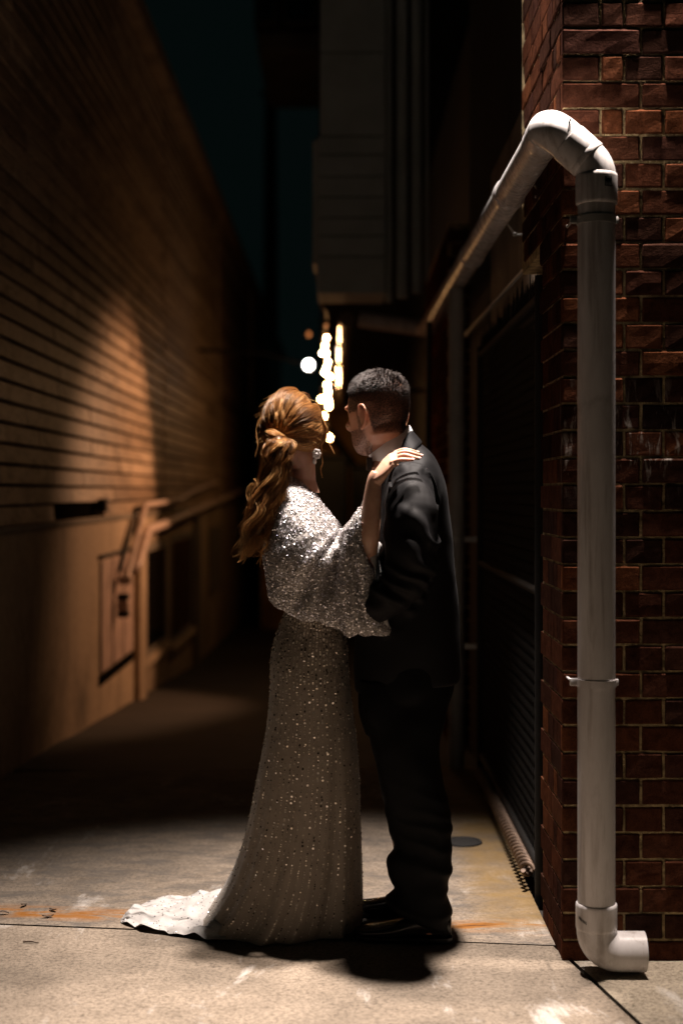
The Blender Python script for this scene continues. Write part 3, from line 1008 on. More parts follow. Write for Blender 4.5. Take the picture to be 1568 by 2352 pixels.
# drain cover
c = P(1062, 1934, 5.68); c.z = 0.004
dc = empty('drain_cover', c, 'small round black drain cover set in the concrete behind the man', 'drain cover')
rim = [disc((c.x, c.y, 0.003), 0.078, 28), disc((c.x, c.y, 0.007), 0.076, 28), disc((c.x, c.y, 0.007), 0.066, 28), disc((c.x, c.y, 0.0045), 0.064, 28)]
MB().add(loft(rim, False)).build('rim', M_cover, dc)
MB().add(loft([disc((c.x, c.y, 0.0035), 0.065, 28), disc((c.x, c.y, 0.0055), 0.062, 28)])).build('lid', M_cover, dc)

# ================================================================== DRAINPIPE
xp_, yp_ = 0.741, 4.14
R = 0.0545
pipe = empty('grey_drainpipe', (xp_, yp_, 0), 'pale grey plastic drainpipe up the brick corner and away overhead along the lane', 'pipe')
MB().add(tube([(xp_, yp_, 0.17), (xp_, yp_, 2.30)], R, 40)).build('shaft', M_pvc, pipe, True)
# foot elbow
foot = [Vector((xp_, yp_, 0.20)), Vector((xp_, yp_, 0.135))] + arc_path((xp_, yp_, 0.3), (xp_ + 0.0, yp_, 0.063), (xp_ + 0.5, yp_ - 0.01, 0.063), 0.062, 14) + [Vector((xp_ + 0.140, yp_ - 0.002, 0.063))]
foot = [foot[0], foot[1]] + foot[2:]
v, f = tube(foot, 0.0575, 40, cap=False)
fe = MB(); fe.add((v, f))
vi, fi = tube(foot, 0.0535, 40, cap=False)
fe.add((vi, [tuple(reversed(q)) for q in fi]))
n = 40; m = len(foot); o0 = m * n
for j in range(n):
    k = (j + 1) % n
    fe.f.append((j, o0 + j, o0 + k, k)); a = (m - 1) * n
    fe.f.append((a + j, a + k, o0 + a + k, o0 + a + j))
fe.build('foot_elbow', M_pvc, pipe, True)
def collar(a, b, r=0.0600, name='collar'):
    a, b = Vector(a), Vector(b)
    d = (b - a)
    pts = [a, a + d * 0.03, a + d * 0.12, a + d * 0.88, a + d * 0.97, b]
    return MB().add(tube(pts, [r - .004, r - .0008, r, r, r - .0008, r - .004], 40)).build(name, M_pvc, pipe, True)
collar((xp_, yp_, 0.128), (xp_, yp_, 0.205))
# upper pair of bends
A = Vector((xp_, yp_, 2.25)); B = Vector((xp_, yp_, 2.345)); Cc = Vector((0.612, 4.165, 2.470)); D = Vector((0.582, 9.72, 2.515)); E = Vector((0.035, 9.78, 2.60)); G = Vector((-0.05, 21.0, 2.63))
b1 = arc_path(A, B, Cc, 0.085, 10)
MB().add(tube([A + Vector((0, 0, .02))] + b1 + [b1[-1].lerp(Cc, 0.25)], 0.0572, 40)).build('upper_bend', M_pvc, pipe, True)
b2 = arc_path(B, Cc, D, 0.062, 12)
MB().add(tube([b2[0].lerp(B, 0.35)] + b2 + [b2[-1].lerp(D, 0.03)], 0.0575, 40)).build('upper_bend', M_pvc, pipe, True)
collar((xp_, yp_, 2.235), (xp_, yp_, 2.325), 0.0605)
dv = (Cc - B).normalized()
mid = B.lerp(Cc, 0.45)
collar(mid - dv * 0.035, mid + dv * 0.032, 0.0605)
e1 = b1[-1]; collar(e1 - dv * 0.006, e1 + dv * 0.012, 0.0605, 'collar')
dl = (D - b2[-1]).normalized()
s0 = b2[-1]
# the long overhead run in three lengths
q1 = s0 + dl * 0.95; q2 = s0 + dl * 2.35
b3 = arc_path(s0, D, E, 0.10, 10); b4 = arc_path(D, E, G, 0.10, 10)
for a, c in ((s0, q1), (q1, q2), (q2, b3[0])):
    MB().add(tube([a, c], R, 36)).build('overhead_run', M_pvc, pipe, True)
for q in (q1, q2): collar(q - dl * 0.05, q + dl * 0.02, 0.0595)
collar(s0 - dl * 0.01, s0 + dl * 0.10, 0.060)
MB().add(tube([b3[0] - dl * .05] + b3 + [b3[-1].lerp(E, .08)], 0.058, 30)).build('far_bend', M_pvc, pipe, True)
MB().add(tube([b3[-1], b4[0]], R, 30)).build('cross_run', M_pvc, pipe, True)
MB().add(tube([b4[0]] + b4 + [b4[-1].lerp(G, .01)], 0.058, 30)).build('far_bend', M_pvc, pipe, True)
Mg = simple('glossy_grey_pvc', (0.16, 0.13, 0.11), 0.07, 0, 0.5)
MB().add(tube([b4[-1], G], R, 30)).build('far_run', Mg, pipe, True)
# clips
def clip(z, ear):
    o = MB().add(tube([(xp_, yp_, z - .011), (xp_, yp_, z + .011)], 0.0572, 40))
    o.add(bevbox((xp_ - 0.078, yp_ - 0.004, z - .009), (xp_ - 0.05, yp_ + 0.004, z + .013), .002)).add(bevbox((xp_ + 0.05, yp_ - 0.004, z - .009), (xp_ + 0.064, yp_ + 0.004, z + .011), .002))
    o.add(tube([(xp_ - .068, yp_ - .002, z + .002), (xp_ - .068, yp_ + .115, z + .002)], .004, 8))
    return o.build('pipe_clip', M_pvc if ear else M_pvc_dark, pipe, True)
clip(CAMZ - (1568 - 1130) / 789, True); clip(2.19, False)
# maker's plate: raised frame and blurred mould marks
fr = MB()
zc = CAMZ - (424 - 1130) / 789
def on_pipe(ang, z, r): return Vector((xp_ + r * math.sin(ang), yp_ - r * math.cos(ang), z))
def plate(a0, a1, z0_, z1_, r): 
    V = []; F = []
    n = 6
    for k in range(n + 1):
        a = a0 + (a1 - a0) * k / n
        V += [on_pipe(a, z0_, r), on_pipe(a, z1_, r)]
    for k in range(n): F.append((2 * k, 2 * k + 2, 2 * k + 3, 2 * k + 1))
    return V, F
MB().add(plate(0.22, 0.62, zc - .016, zc + .012, 0.0612)).build('mould_plate', M_label, pipe)
tx = MB()
rt = random.Random(3)
for k in range(9):
    a = 0.26 + k * 0.038
    tx.add(plate(a, a + rt.uniform(.012, .024), zc - .0135, zc - .0135 + rt.uniform(.006, .014), 0.0617))
tx.add(plate(0.30, 0.60, zc + .008, zc + .0105, 0.0617))
tx.build('mould_marks', M_labelw, pipe)
tx = MB()
zc2 = CAMZ - (2101 - 1130) / 789
for k in range(8):
    a = -1.15 + k * 0.065
    tx.add(plate(a, a + rt.uniform(.03, .055), zc2 - .005 - 0.0016 * k, zc2 + .004 - 0.0016 * k, 0.0606))
tx.build('printed_mark', M_label, pipe)
# screw in the upper bend and hangers of the run
MB().add(tube([Cc + Vector((.045, -.045, .002)), Cc + Vector((.048, -.062, .004))], .004, 8)).build('screw', M_galv, pipe)
for t, yoff in ((0.11, 0), (0.245, 0)):
    p = s0.lerp(D, t)
    h = MB().add(tube([p + Vector((.075, 0, -.075)), (XR - .004 if p.y > YD else XC - .004, p.y, p.z - .075)], .005, 8))
    h.add(ell(p + Vector((.072, 0, -.073)), (.010, .010, .010), 8, 6)).add(tube([p + Vector((.072, 0, -.073)), p + Vector((.045, 0, -.035))], .004, 8))
    h.build('hanger', M_galv, pipe, True)
# thin conduit beside the run
cA = Vector((0.675, 4.75, 2.22)); cB = Vector((0.70, 9.4, 2.30))
tag(MB().add(tube([cA, cB], 0.010, 10)).build('grey_conduit', M_pvc_dark, None, True), 'thin grey conduit running under the overhead drainpipe', 'conduit')

# ================================================================== DUCT, FAR BUILDINGS
dY = 9.0
def px(dx, Y): return (dx - 784) * Y / FD
def pz(dy, Y): return CAMZ - (dy - 1130) * Y / FD
duct = empty('hanging_duct', (px(806, dY), dY + .25, pz(675, dY)), 'square grey duct dropping from above over the lane, panels with dark seams', 'duct')
xl, xr = px(728, dY), px(884, dY)
seams = [-240, -60, 120, 312, 354, 404, 451, 499, 541, 589, 675]
MB().add(box((xl + .012, dY + .012, pz(672, dY)), (xr - .012, dY + .5, pz(-300, dY)))).build('duct_core', M_dark, duct)
for a, b in zip(seams[:-1], seams[1:]):
    inset = 0.0 if a >= 312 else 0.03
    MB().add(bevbox((xl + inset * .6, dY - (0.0 if a > 560 else .0), pz(b, dY) + .004), (xr, dY + .5, pz(a, dY) - .003), 0.006)).build('duct_panel', M_duct, duct)
MB().add(bevbox((xl - .03, dY + .1, pz(600, dY)), (xl - .002, dY + .5, pz(312, dY)), .005)).build('side_flange', M_duct, duct)
for k, (d, w, bt) in enumerate(((893, .022, 690), (924, .036, 680), (958, .032, 668), (982, .010, 640))):
    x = px(d, dY)
    r = MB().add(tube([(x, dY + .1, pz(bt, dY)), (x, dY + .1, pz(-300, dY))], w, 16))
    lab = ['slim grey pipe hugging the right edge of the hanging duct', 'widest of the upright pipes beside the hanging duct', 'upright pipe with cut lower end, outer of the two thick ones by the duct', 'thinnest upright conduit, furthest from the hanging duct'][k]
    tag(r.build('upright_pipe', M_duct, None, True), lab, 'pipe', 'upright pipes beside the hanging duct')
# bridge steel that carries duct and pipes
tag(MB().add(bevbox((-2.2, dY + .52, 4.75), (1.0, dY + .62, 4.95), .01)).build('steel_beam', M_iron), 'dark steel beam across the lane carrying the duct', 'beam')

# projecting upper bay of a rear building
bY = 20.0
bay = empty('projecting_bay', (px(657, bY), bY, pz(118, bY)), 'pale projecting upper bay high over the lane left of the duct', 'building')
MB().add(bevbox((px(592, bY), bY, pz(118, bY)), (px(735, bY), bY + 3, pz(70, bY)), .03)).build('apron', M_render_grey, bay)
MB().add(bevbox((px(585, bY), bY - .1, pz(68, bY)), (px(735, bY), bY + 3, pz(-200, bY)), .03)).build('wall', M_darkwall, bay)
for a, b in ((594, 632), (655, 722)):
    f = MB().add(bevbox((px(a, bY), bY - .16, pz(62, bY)), (px(b, bY), bY - .102, pz(10, bY)), .01)).build('window_frame', M_render_grey, bay)
    MB().add(box((px(a + 3, bY), bY - .17, pz(58, bY)), (px(b - 3, bY), bY - .161, pz(14, bY)))).build('window_pane', M_glass, f)
rb_ = empty('rear_tower', (1.3, 23, 0), 'tall dark rear building behind the duct at the end of the lane', 'building')
MB().add(box((px(736, 22), 22.0, -1.2), (6.0, 34, 14))).build('wall', M_darkwall, rb_)
rb_.children[0].data.vertices[0].co.z = -1.2

# power pole against the night sky
pp = empty('power_pole', (px(622, 40), 40, -1.3), 'dark timber power pole rising into the night sky beyond the left roofline', 'pole')
MB().add(tube([(px(622, 40), 40, -1.4), (px(622, 40), 40, pz(205, 40))], [.26, .17], 12)).build('post', M_darkwall, pp, True)
MB().add(bevbox((px(600, 40), 39.75, pz(225, 40)), (px(646, 40), 39.85, pz(214, 40)), .01)).build('crossarm', M_darkwall, pp)

# end wall of the lane, ochre, with brace and bins
eY = 21.9
ew = empty('ochre_shopfront', (0.2, eY, gz(eY)), 'warm ochre wall closing the lane below the string lights', 'building')
MB().add(box((px(600, eY), eY, gz(eY) - .3), (1.4, eY + .08, pz(932, eY)))).build('wall', M_ochre, ew)
MB().add(bevbox((px(640, eY), eY - .35, pz(934, eY)), (px(850, eY), eY + .06, pz(926, eY)), .01)).build('awning', M_darkwall, ew)
for d in (808, 826):
    MB().add(bevbox((px(d, eY), eY - .06, gz(eY)), (px(d + 5, eY), eY - .002, pz(945, eY)), .006)).build('mullion', M_render, ew)
MB().add(bevbox((px(764, eY), eY - .05, gz(eY)), (px(800, eY), eY - .002, pz(1048, eY)), .006)).build('door', M_dark, ew)
br = MB().add(tube([P(752, 985, eY - .5), P(812, 1068, eY - .5), P(850, 1118, eY - .5)], .06, 8)).build('stair_rail', M_iron)
tag(br, 'dark slanting stair rail in front of the ochre wall', 'rail')
for k, (d, w, top, lab) in enumerate(((748, .52, 1055, 'dark wheelie bin at the end of the lane, left one'), (846, .5, 1078, 'dark wheelie bin at the end of the lane, beside the man'))):
    Y = 18.5 + k
    x = px(d, Y); g = gz(Y)
    b_ = empty('wheelie_bin', (x, Y, g), lab, 'bin', 'bins at the end of the lane')
    zt = pz(top, Y)
    MB().add(loft([[Vector((x + sx * w * .42, Y + sy * .3, g + .08)) for sx, sy in ((-1, -1), (1, -1), (1, 1), (-1, 1))], [Vector((x + sx * w * .5, Y + sy * .36, zt)) for sx, sy in ((-1, -1), (1, -1), (1, 1), (-1, 1))]])).build('tub', M_bin, b_)
    MB().add(bevbox((x - w * .53, Y - .40, zt + .003), (x + w * .53, Y + .38, zt + .06), .02)).build('lid', M_bin, b_)
    for s in (-1, 1):
        MB().add(tube([(x + s * w * .44 - .03, Y + .3, g + .1), (x + s * w * .44 + .03, Y + .3, g + .1)], .1, 16)).build('wheel', M_rubber, b_, True)

# ================================================================== STRING LIGHTS
sl = empty('string_lights', P(749, 1000, 14), 'string of glowing warm globe bulbs along the middle of the lane', 'string lights')
bl = [(748.5, 748, 10.6, 1), (749.5, 776, 11.2), (746, 794, 11.8), (740, 811, 12.3), (749, 812, 12.0), (753, 831, 12.8), (750, 843, 13.4), (746, 855, 14.0), (757, 865, 14.6), (751.5, 884, 15.2), (753.5, 899, 15.8), (752, 910, 16.4), (738, 917, 17.0), (755, 922, 17.0), (755, 933, 17.6), (743, 956, 18.6, 2), (756.5, 1005, 19.5)]
bm_ = MB().add(ell((0, 0, 0), (.0130, .0130, .015), 14, 10)).mesh('bulb'); bm_.polygons.foreach_set('use_smooth', [True] * len(bm_.polygons))
bm_.materials.append(M_bulb)
bd_ = bm_.copy(); bd_.materials.clear(); bd_.materials.append(M_bulb_dim)
sk_ = MB().add(tube([(0, 0, .013), (0, 0, .05)], .010, 10)).mesh('socket'); sk_.materials.append(M_rubber)
tops = []
for q in bl:
    p = P(q[0], q[1], q[2])
    o = bpy.data.objects.new('bulb', bd_ if len(q) > 3 and q[3] == 1 else bm_); COL.objects.link(o); o.location = p
    o.scale = [1.0 if q[2] < 14 else 1.25] * 3
    adopt(o, sl)
    k_ = bpy.data.objects.new('socket', sk_); COL.objects.link(k_); k_.location = p; k_.scale = o.scale; adopt(k_, sl)
    tops.append(p + Vector((0, 0, .11)))
cp = [P(723, 560, 9.7), P(727, 610, 9.9), P(732, 660, 10.1), P(740, 706, 10.35)] + tops
MB().add(tube([Vector(p) for p in spline([tuple(p) for p in cp], 120)], .010, 8)).build('cable', M_rust, sl, True)

# floodlight
p = P(708.5, 838, 16)
fl = empty('floodlight', p, 'single bright white floodlight on the left, apart from the string lights', 'floodlight')
Mt = Matrix.Translation(p)
MB().add(xform(loft([disc((0, 0, 0), 0.050, 24, 'Y'), disc((0, .02, 0), 0.050, 24, 'Y')]), Mt)).build('lens', M_flood, fl, True)
MB().add(xform(loft([disc((0, .021, 0), .06, 24, 'Y'), disc((0, .03, 0), .065, 24, 'Y'), disc((0, .12, 0), .07, 24, 'Y')]), Mt)).build('housing', M_iron, fl, True)
MB().add(tube([p + Vector((0, .08, 0)), p + Vector((-.5, .2, .15)), Vector((WL + .02, p.y + .3, p.z + .2))], .02, 8)).build('bracket', M_iron, fl, True)
# small orange indicator by the duct
p = P(709, 768, 14)
tag(MB().add(ell(p, (.022, .022, .028), 12, 8)).build('indicator_lamp', M_indic, None, True), 'tiny orange indicator lamp glowing left of the duct', 'lamp')

# lamp bodies that light the scene
def lamp_body(name, loc, arm_to, label, lens):
    loc = Vector(loc)
    r = empty(name, loc, label, 'lamp')
    MB().add(loft([disc(loc + Vector((0, 0, .10)), .10, 28), disc(loc + Vector((0, 0, .16)), .08, 28), disc(loc + Vector((0, 0, .24)), .05, 28)])).build('housing', M_iron, r, True)
    MB().add(tube([loc + Vector((0, 0, .2)), Vector((arm_to[0], loc.y, loc.z + .2)) if arm_to[1] is None else Vector(arm_to)], .018, 10)).build('arm', M_iron, r, True)
    return r
lamp_body('lane_lamp', KEY, (XR, None), 'black bell lamp on an arm high over the lane mouth', M_lamp)
lamp_body('wall_lamp', WASH, (1.0, YB + .02, 3.95), 'black bell lamp on the brick front above the drainpipe', M_lamp)
lamp_body('warm_lamp', SIDE, (0.98, None), 'small lamp on an arm from the right wall behind the brick pier', M_lamp)

# ================================================================== PEOPLE
def head_parts(mb, M, female=False):
    k = [(-.131, .010, .060, .042), (-.122, .030, .076, .024), (-.105, .047, .085, -.004), (-.085, .059, .087, -.034), (-.06, .0675, .088, -.062),
         (-.03, .0735, .090, -.088), (0, .0770, .096, -.099), (.03, .0765, .095, -.102), (.06, .0715, .086, -.096), (.086, .056, .062, -.078), (.102, .037, .034, -.052), (.110, .012, .0, -.018)]
    if female: k = [(z, w * .95, f * (.97), b) for z, w, f, b in k]
    rings = []
    for z, w, f, b in spline(k, 34):
        cy = (f + b) / 2; ry = (f - b) / 2
        ring = []
        for j in range(32):
            a = 2 * PI * j / 32
            c, s = math.cos(a), math.sin(a)
            p = 2.25
            ring.append(M @ Vector((math.copysign(abs(c) ** (2 / p), c) * w, cy + math.copysign(abs(s) ** (2 / p), s) * ry, z)))
        rings.append(ring)
    mb.add(loft(rings))
    def e(c, r): mb.add(xform(ell(c, r, 14, 10), M))
    g = 0.9 if female else 1.0
    mb.add(xform(tube([(0, .090, .006), (0, .103, -.015), (0, .117 * (.97 if female else 1), -.036), (0, .098, -.046)], [.009, .010, .013 * g, .008], 12), M))
    for s in (-1, 1):
        e((s * .012, .100, -.041), (.009, .011, .008))
        e((s * .031, .083, .014), (.024, .016, .009 * g))
        e((s * .031, .076, -.010), (.0135, .0135, .0125))
        e((s * .040, .072, -.040), (.020, .020, .018))
        # ear: shell, rim and lobe
        ex = s * (.0775 if not female else .073)
        mb.add(xform(ell((ex, -.012, -.022), (.006, .017, .030), 14, 10), M))
        rim = [Vector((ex + s * .004, .004, -.016)), Vector((ex + s * .011, -.004, .008)), Vector((ex + s * .015, -.020, .014)), Vector((ex + s * .018, -.034, .002)), Vector((ex + s * .016, -.036, -.020)), Vector((ex + s * .011, -.026, -.042)), Vector((ex + s * .006, -.010, -.056)), Vector((ex + s * .002, -.002, -.050))]
        rr = [Vector(q) for q in spline([tuple(q) for q in rim], 24)]
        mb.add(xform(tube(rr, [.0048] * 16 + [.0058] * 8, 10), M))
    e((0, .086, -.069), (.023, .011, .006)); e((0, .085, -.080), (.020, .012, .0075)); e((0, .074, -.110), (.020, .016, .015))

def finger(mb, pts, radii):
    pp = [Vector(p) for p in spline([tuple(p) for p in pts], 16)]
    rr = [float(r[0]) for r in spline([(r,) for r in radii], 16)]
    mb.add(tube(pp, rr, 12))
    mb.add(ell(pp[-1], (rr[-1],) * 3, 10, 8))

def LRrings(keys, Y, ry_i=4, n=32, m=24, p=2.0):
    """keys: (xl, yl, xr, yr, ry[, Y]) silhouette stations -> lofted rings"""
    out = []
    for q in spline(keys, m):
        yy = q[5] if len(q) > 5 else Y
        out.append(ring_lr(P(q[0], q[1], yy), P(q[2], q[3], yy), q[4], n, p))
    return out

# ------------------------------------------------------------------ the man
MY = 4.55
man = empty('person', (0.20, MY, 0), 'man in charcoal suit with cropped dark hair, head turned away down the lane', 'person')
MH = Matrix.Translation(P(868, 944, MY)) @ Matrix.Rotation(math.radians(46), 4, 'Z') @ Matrix.Rotation(math.radians(-3), 4, 'X') @ Matrix.Scale(1.07, 4)
mb = MB()
head_parts(mb, MH)
nb = P(905, 1050, MY)
mb.add(tube([MH @ Vector((0, -.022, .0)), MH @ Vector((0, -.030, -.06)), P(889, 1000, MY), P(899, 1030, MY), nb, P(912, 1085, MY)], [.060, .064, .0655, .068, .074, .09], 28))
# body under the clothes
tor = [(880, 1070, 948, 1050, .10), (880, 1110, 1000, 1090, .17), (872, 1180, 1010, 1170, .18), (858, 1300, 1020, 1290, .16), (850, 1420, 1022, 1420, .15), (845, 1520, 1030, 1520, .14), (870, 1590, 1000, 1590, .10)]
mb.add(loft(LRrings(tor, MY)))
def limb(pts, rad): mb.add(tube([Vector(p) for p in pts], rad, 20))
limb([P(935, 1105, 4.42), P(945, 1200, 4.34), P(943, 1290, 4.33), P(890, 1375, 4.36), P(850, 1395, 4.42)], [.045, .044, .042, .034, .028])
limb([P(945, 1085, 4.74), P(940, 1200, 4.80), P(915, 1310, 4.82), P(830, 1370, 4.76), P(760, 1365, 4.72)], [.058, .052, .044, .036, .028])
limb([P(950, 1580, 4.46), P(948, 1800, 4.44), P(965, 1990, 4.44), P(985, 2110, 4.44), P(985, 2140, 4.44)], [.062, .052, .046, .036, .036])
limb([P(930, 1580, 4.64), P(915, 1800, 4.66), P(945, 1990, 4.66), P(965, 2080, 4.66), P(965, 2110, 4.66)], [.062, .058, .048, .036, .036])
# hands of the man, out of sight behind her waist: palm, fingers and thumb
for (wx, wy, wY, dx) in ((850, 1395, 4.42, -34), (760, 1365, 4.72, -34)):
    w0 = P(wx, wy, wY); w1 = P(wx + dx, wy + 6, wY)
    mb.add(tube([w0, w0.lerp(w1, .5), w1], [.026, .036, .034], 16, flat=.55))
    for k in range(4):
        b0 = w1 + Vector((0, 0, .026 - .017 * k)); L = (.070, .078, .072, .056)[k]
        finger(mb, [b0, b0 + Vector((-L * .5, .012, 0)), b0 + Vector((-L * .9, .035, -.004))], [.0095, .009, .0075])
    finger(mb, [w0 + Vector((-.01, 0, .028)), w0 + Vector((-.035, .01, .055)), w0 + Vector((-.06, .02, .066))], [.012, .011, .009])
me = fuse('body', mb, 0.0042, 3)
co = coords(me)
inv = np.array(MH.inverted())
lc = co @ inv[:3, :3].T + inv[:3, 3]
x, y, z = lc[:, 0], lc[:, 1], lc[:, 2]
def sst(v, a, b): t = np.clip((v - a) / (b - a), 0, 1); return t * t * (3 - 2 * t)
on_head = (np.linalg.norm(lc * [1, .85, .85], axis=1) < .155)
front_line = .055 + .012 * (z > .04)                                # hairline
hair_zone = (1 - sst(y, .052, .066)) * sst(z, -.075 + 0.0, -.045) * (z > -.2)
side_cut = sst(z, -.010 + 0, .006) + (y < -.030) * sst(z, -.088 + .12 * np.clip(y + .10, 0, .07) * 0.8, -.05)
hair_w = np.clip((1 - sst(y, .054, .068)) * np.clip(side_cut, 0, 1), 0, 1)
hair_w = np.maximum(hair_w, sst(z, .062, .078))
beard = sst(-z, .048, .062) * sst(y, -.012, .010) * (1 - sst(-z, .128, .140)) * (np.abs(x) < .09)
beard = np.maximum(beard, ((y > -.004) & (y < .018)).astype(float) * (z < .01) * (z > -.06) * .8)
beard = beard * (1 - ((np.abs(x) < .016) & (y > .085) & (z > -.085)) * .9)
ear = (np.abs(x) > .0815) & (z < .02)
stub = np.clip(np.maximum(hair_w * .99, beard * .62), 0, 1) * on_head * (~ear)
at = me.attributes.new('stubble', 'FLOAT', 'POINT'); at.data.foreach_set('value', stub.astype(np.float32))
body_m = link('body', me, M_skin_m, man, True)

# his hair: short crop, combed strands on the crown, fine fade on the sides
nrm = normals(me)
sel = np.where(on_head & (hair_w > .35) & (~ear) & (np.abs(x) < .085))[0]
paths = []
R3 = np.array(MH)[:3, :3] / 1.07
fwd = R3 @ np.array([0, 1, 0]); up = np.array([0, 0, 1.0])
for i in rng.choice(sel, 10000):
    p = co[i]; n = nrm[i]
    top = float(sst(np.array(z[i]), .036, .088))
    Ln = (.003 + .019 * top) * rng.uniform(.6, 1.25)
    cl = np.array([nz(p, 55, 1), nz(p, 55, 6), nz(p, 55, 12)])
    d = n * (.50 + .45 * top) + fwd * (.55 * top) + up * (.10 * top - .55 * (1 - top)) + cl * .9 * top + rng.normal(0, .14, 3)
    d /= np.linalg.norm(d)
    a = Vector(p) - Vector(n) * .001 + Vector(rng.normal(0, .0012, 3)); b = a + Vector(d) * Ln * .55 + Vector(n) * Ln * .2; c = a + Vector(d) * Ln + Vector((0, 0, -.15 * Ln))
    paths.append([a, b, c])
hv, hf = strands(paths, .00062)
hm = MB(); hm.v, hm.f = hv, hf
add_tone(hm.build('hair', M_hair_m, man, True), np.repeat(rng.random(len(paths)), 9))
sel = np.where(on_head & (beard > .5) & (~ear) & (stub > .2))[0]
paths = []
for i in rng.choice(sel, 1500):
    p = co[i]; d = nrm[i] * .6 + np.array([0, 0, -.6]) + rng.normal(0, .25, 3); d /= np.linalg.norm(d)
    a = Vector(p); paths.append([a, a + Vector(d) * .002, a + Vector(d) * .0042])
hv, hf = strands(paths, .00032)
hm = MB(); hm.v, hm.f = hv, hf
add_tone(hm.build('beard', M_hair_m, man, True), np.repeat(rng.random(len(paths)) * .6, 9))

# shirt collar
def band(name, stations, Y, mat, parent, thick=.004, n=56, m=8):
    outer = [ring_lr(P(q[0], q[1], Y), P(q[2], q[3], Y), q[4], n) for q in spline(stations, m)]
    inner = [ring_lr(P(q[0], q[1], Y) + Vector((thick, 0, 0)), P(q[2], q[3], Y) - Vector((thick, 0, 0)), q[4] - thick, n) for q in spline(stations, m)]
    V, F = loft(outer, False)
    Vi, Fi = loft(inner, False)
    o = len(V); V = V + Vi; F = F + [tuple(o + i for i in reversed(q)) for q in Fi]
    for j in range(n):
        k = (j + 1) % n; a = (m - 1) * n
        F.append((k, j, o + j, o + k)); F.append((a + j, a + k, o + a + k, o + a + j))
    mb = MB(); mb.add((V, F))
    return mb.build(name, mat, parent, True)
band('shirt_collar', [(846, 1046, 941, 977, .064), (853, 1060, 946, 986, .076), (866, 1084, 952, 1003, .090)], MY, M_shirt, man, .003)
band('collar_fold', [(881, 1071, 944, 986, .078), (882, 1082, 955, 998, .094), (882, 1098, 967, 1012, .116), (888, 1106, 968, 1017, .118)], MY, M_suit, man, .004)
tie = MB()
tq = P(848, 1066, MY)
for s in (-1, 1):
    tie.add(xform(loft([[Vector((-.006, 0, -.008)), Vector((.006, 0, -.008)), Vector((.006, 0, .008)), Vector((-.006, 0, .008))], [Vector((-.009, s * .055, -.020)), Vector((.007, s * .055, -.020)), Vector((.007, s * .055, .020)), Vector((-.009, s * .055, .020))]]), Matrix.Translation(tq)))
tie.add(ell(tq, (.010, .012, .013), 12, 8))
tie.build('bow_tie', M_tie, man)

# jacket: body and sleeves, fused and creased
mb = MB()
jk = [(890, 1080, 950, 1010, .080, MY), (880, 1090, 970, 1022, .112, MY), (870, 1098, 992, 1042, .165, MY), (864, 1116, 1009, 1072, .200, MY), (857, 1150, 1023, 1118, .212, MY), (848, 1200, 1032, 1190, .205, MY),
      (838, 1270, 1040, 1262, .195, MY), (828, 1340, 1046, 1326, .182, MY), (820, 1420, 1052, 1402, .178, MY), (815, 1510, 1056, 1482, .176, MY), (816, 1578, 1058, 1550, .172, MY), (820, 1586, 1052, 1560, .166, MY)]
mb.add(loft(LRrings(jk, MY, m=60, n=48, p=2.15)))
def sleeve(pts, radD, sY, n=26, flat=1.0):
    pp = [Vector(p) for p in spline([tuple(p) for p in pts], 34)]
    rr = [float(r[0]) for r in spline([(r,) for r in radD], 34)]
    mb.add(tube(pp, rr, n, flat=flat))
sleeve([P(938, 1100, 4.45), P(943, 1126, 4.375), P(945, 1170, 4.33), P(943, 1225, 4.315), P(944, 1280, 4.315), P(925, 1336, 4.32), P(880, 1380, 4.34), P(850, 1396, 4.38)], [.050, .074, .081, .083, .081, .071, .058, .050], 4.33)
mb.add(ell(P(944, 1112, 4.40), (.070, .085, .066), 24, 16))
sleeve([P(936, 1095, 4.70), P(945, 1130, 4.77), P(944, 1220, 4.80), P(915, 1310, 4.80), P(840, 1368, 4.76), P(780, 1366, 4.73)], [.06, .075, .080, .07, .055, .048], 4.8)
me = fuse('jacket', mb, 0.0052, 5)
co = coords(me); nn = normals(me)
disp = np.zeros(len(co))
AX = P(944, 1200, 4.315).x
def wr(p, ang, wl, off, warp=.035):
    """ridge crease running along direction ang in the XZ plane"""
    x_, z_ = p[0], p[2]
    w = nz(p, 7, off) * warp + nz(p, 18, off) * warp * .25
    t = (x_ * math.sin(ang) + z_ * math.cos(ang) + w) / wl
    s = 0.5 + 0.5 * math.cos(2 * PI * t)
    return s ** 1.6
SP = np.array([tuple(p) for p in spline([tuple(q) for q in (P(938, 1100, 4.45), P(943, 1126, 4.375), P(945, 1170, 4.33), P(943, 1225, 4.315), P(944, 1280, 4.315), P(925, 1336, 4.32), P(880, 1380, 4.34), P(850, 1396, 4.38))], 40)])
dist = np.min(np.linalg.norm(co[:, None, :] - SP[None, :, :], axis=2), axis=1)
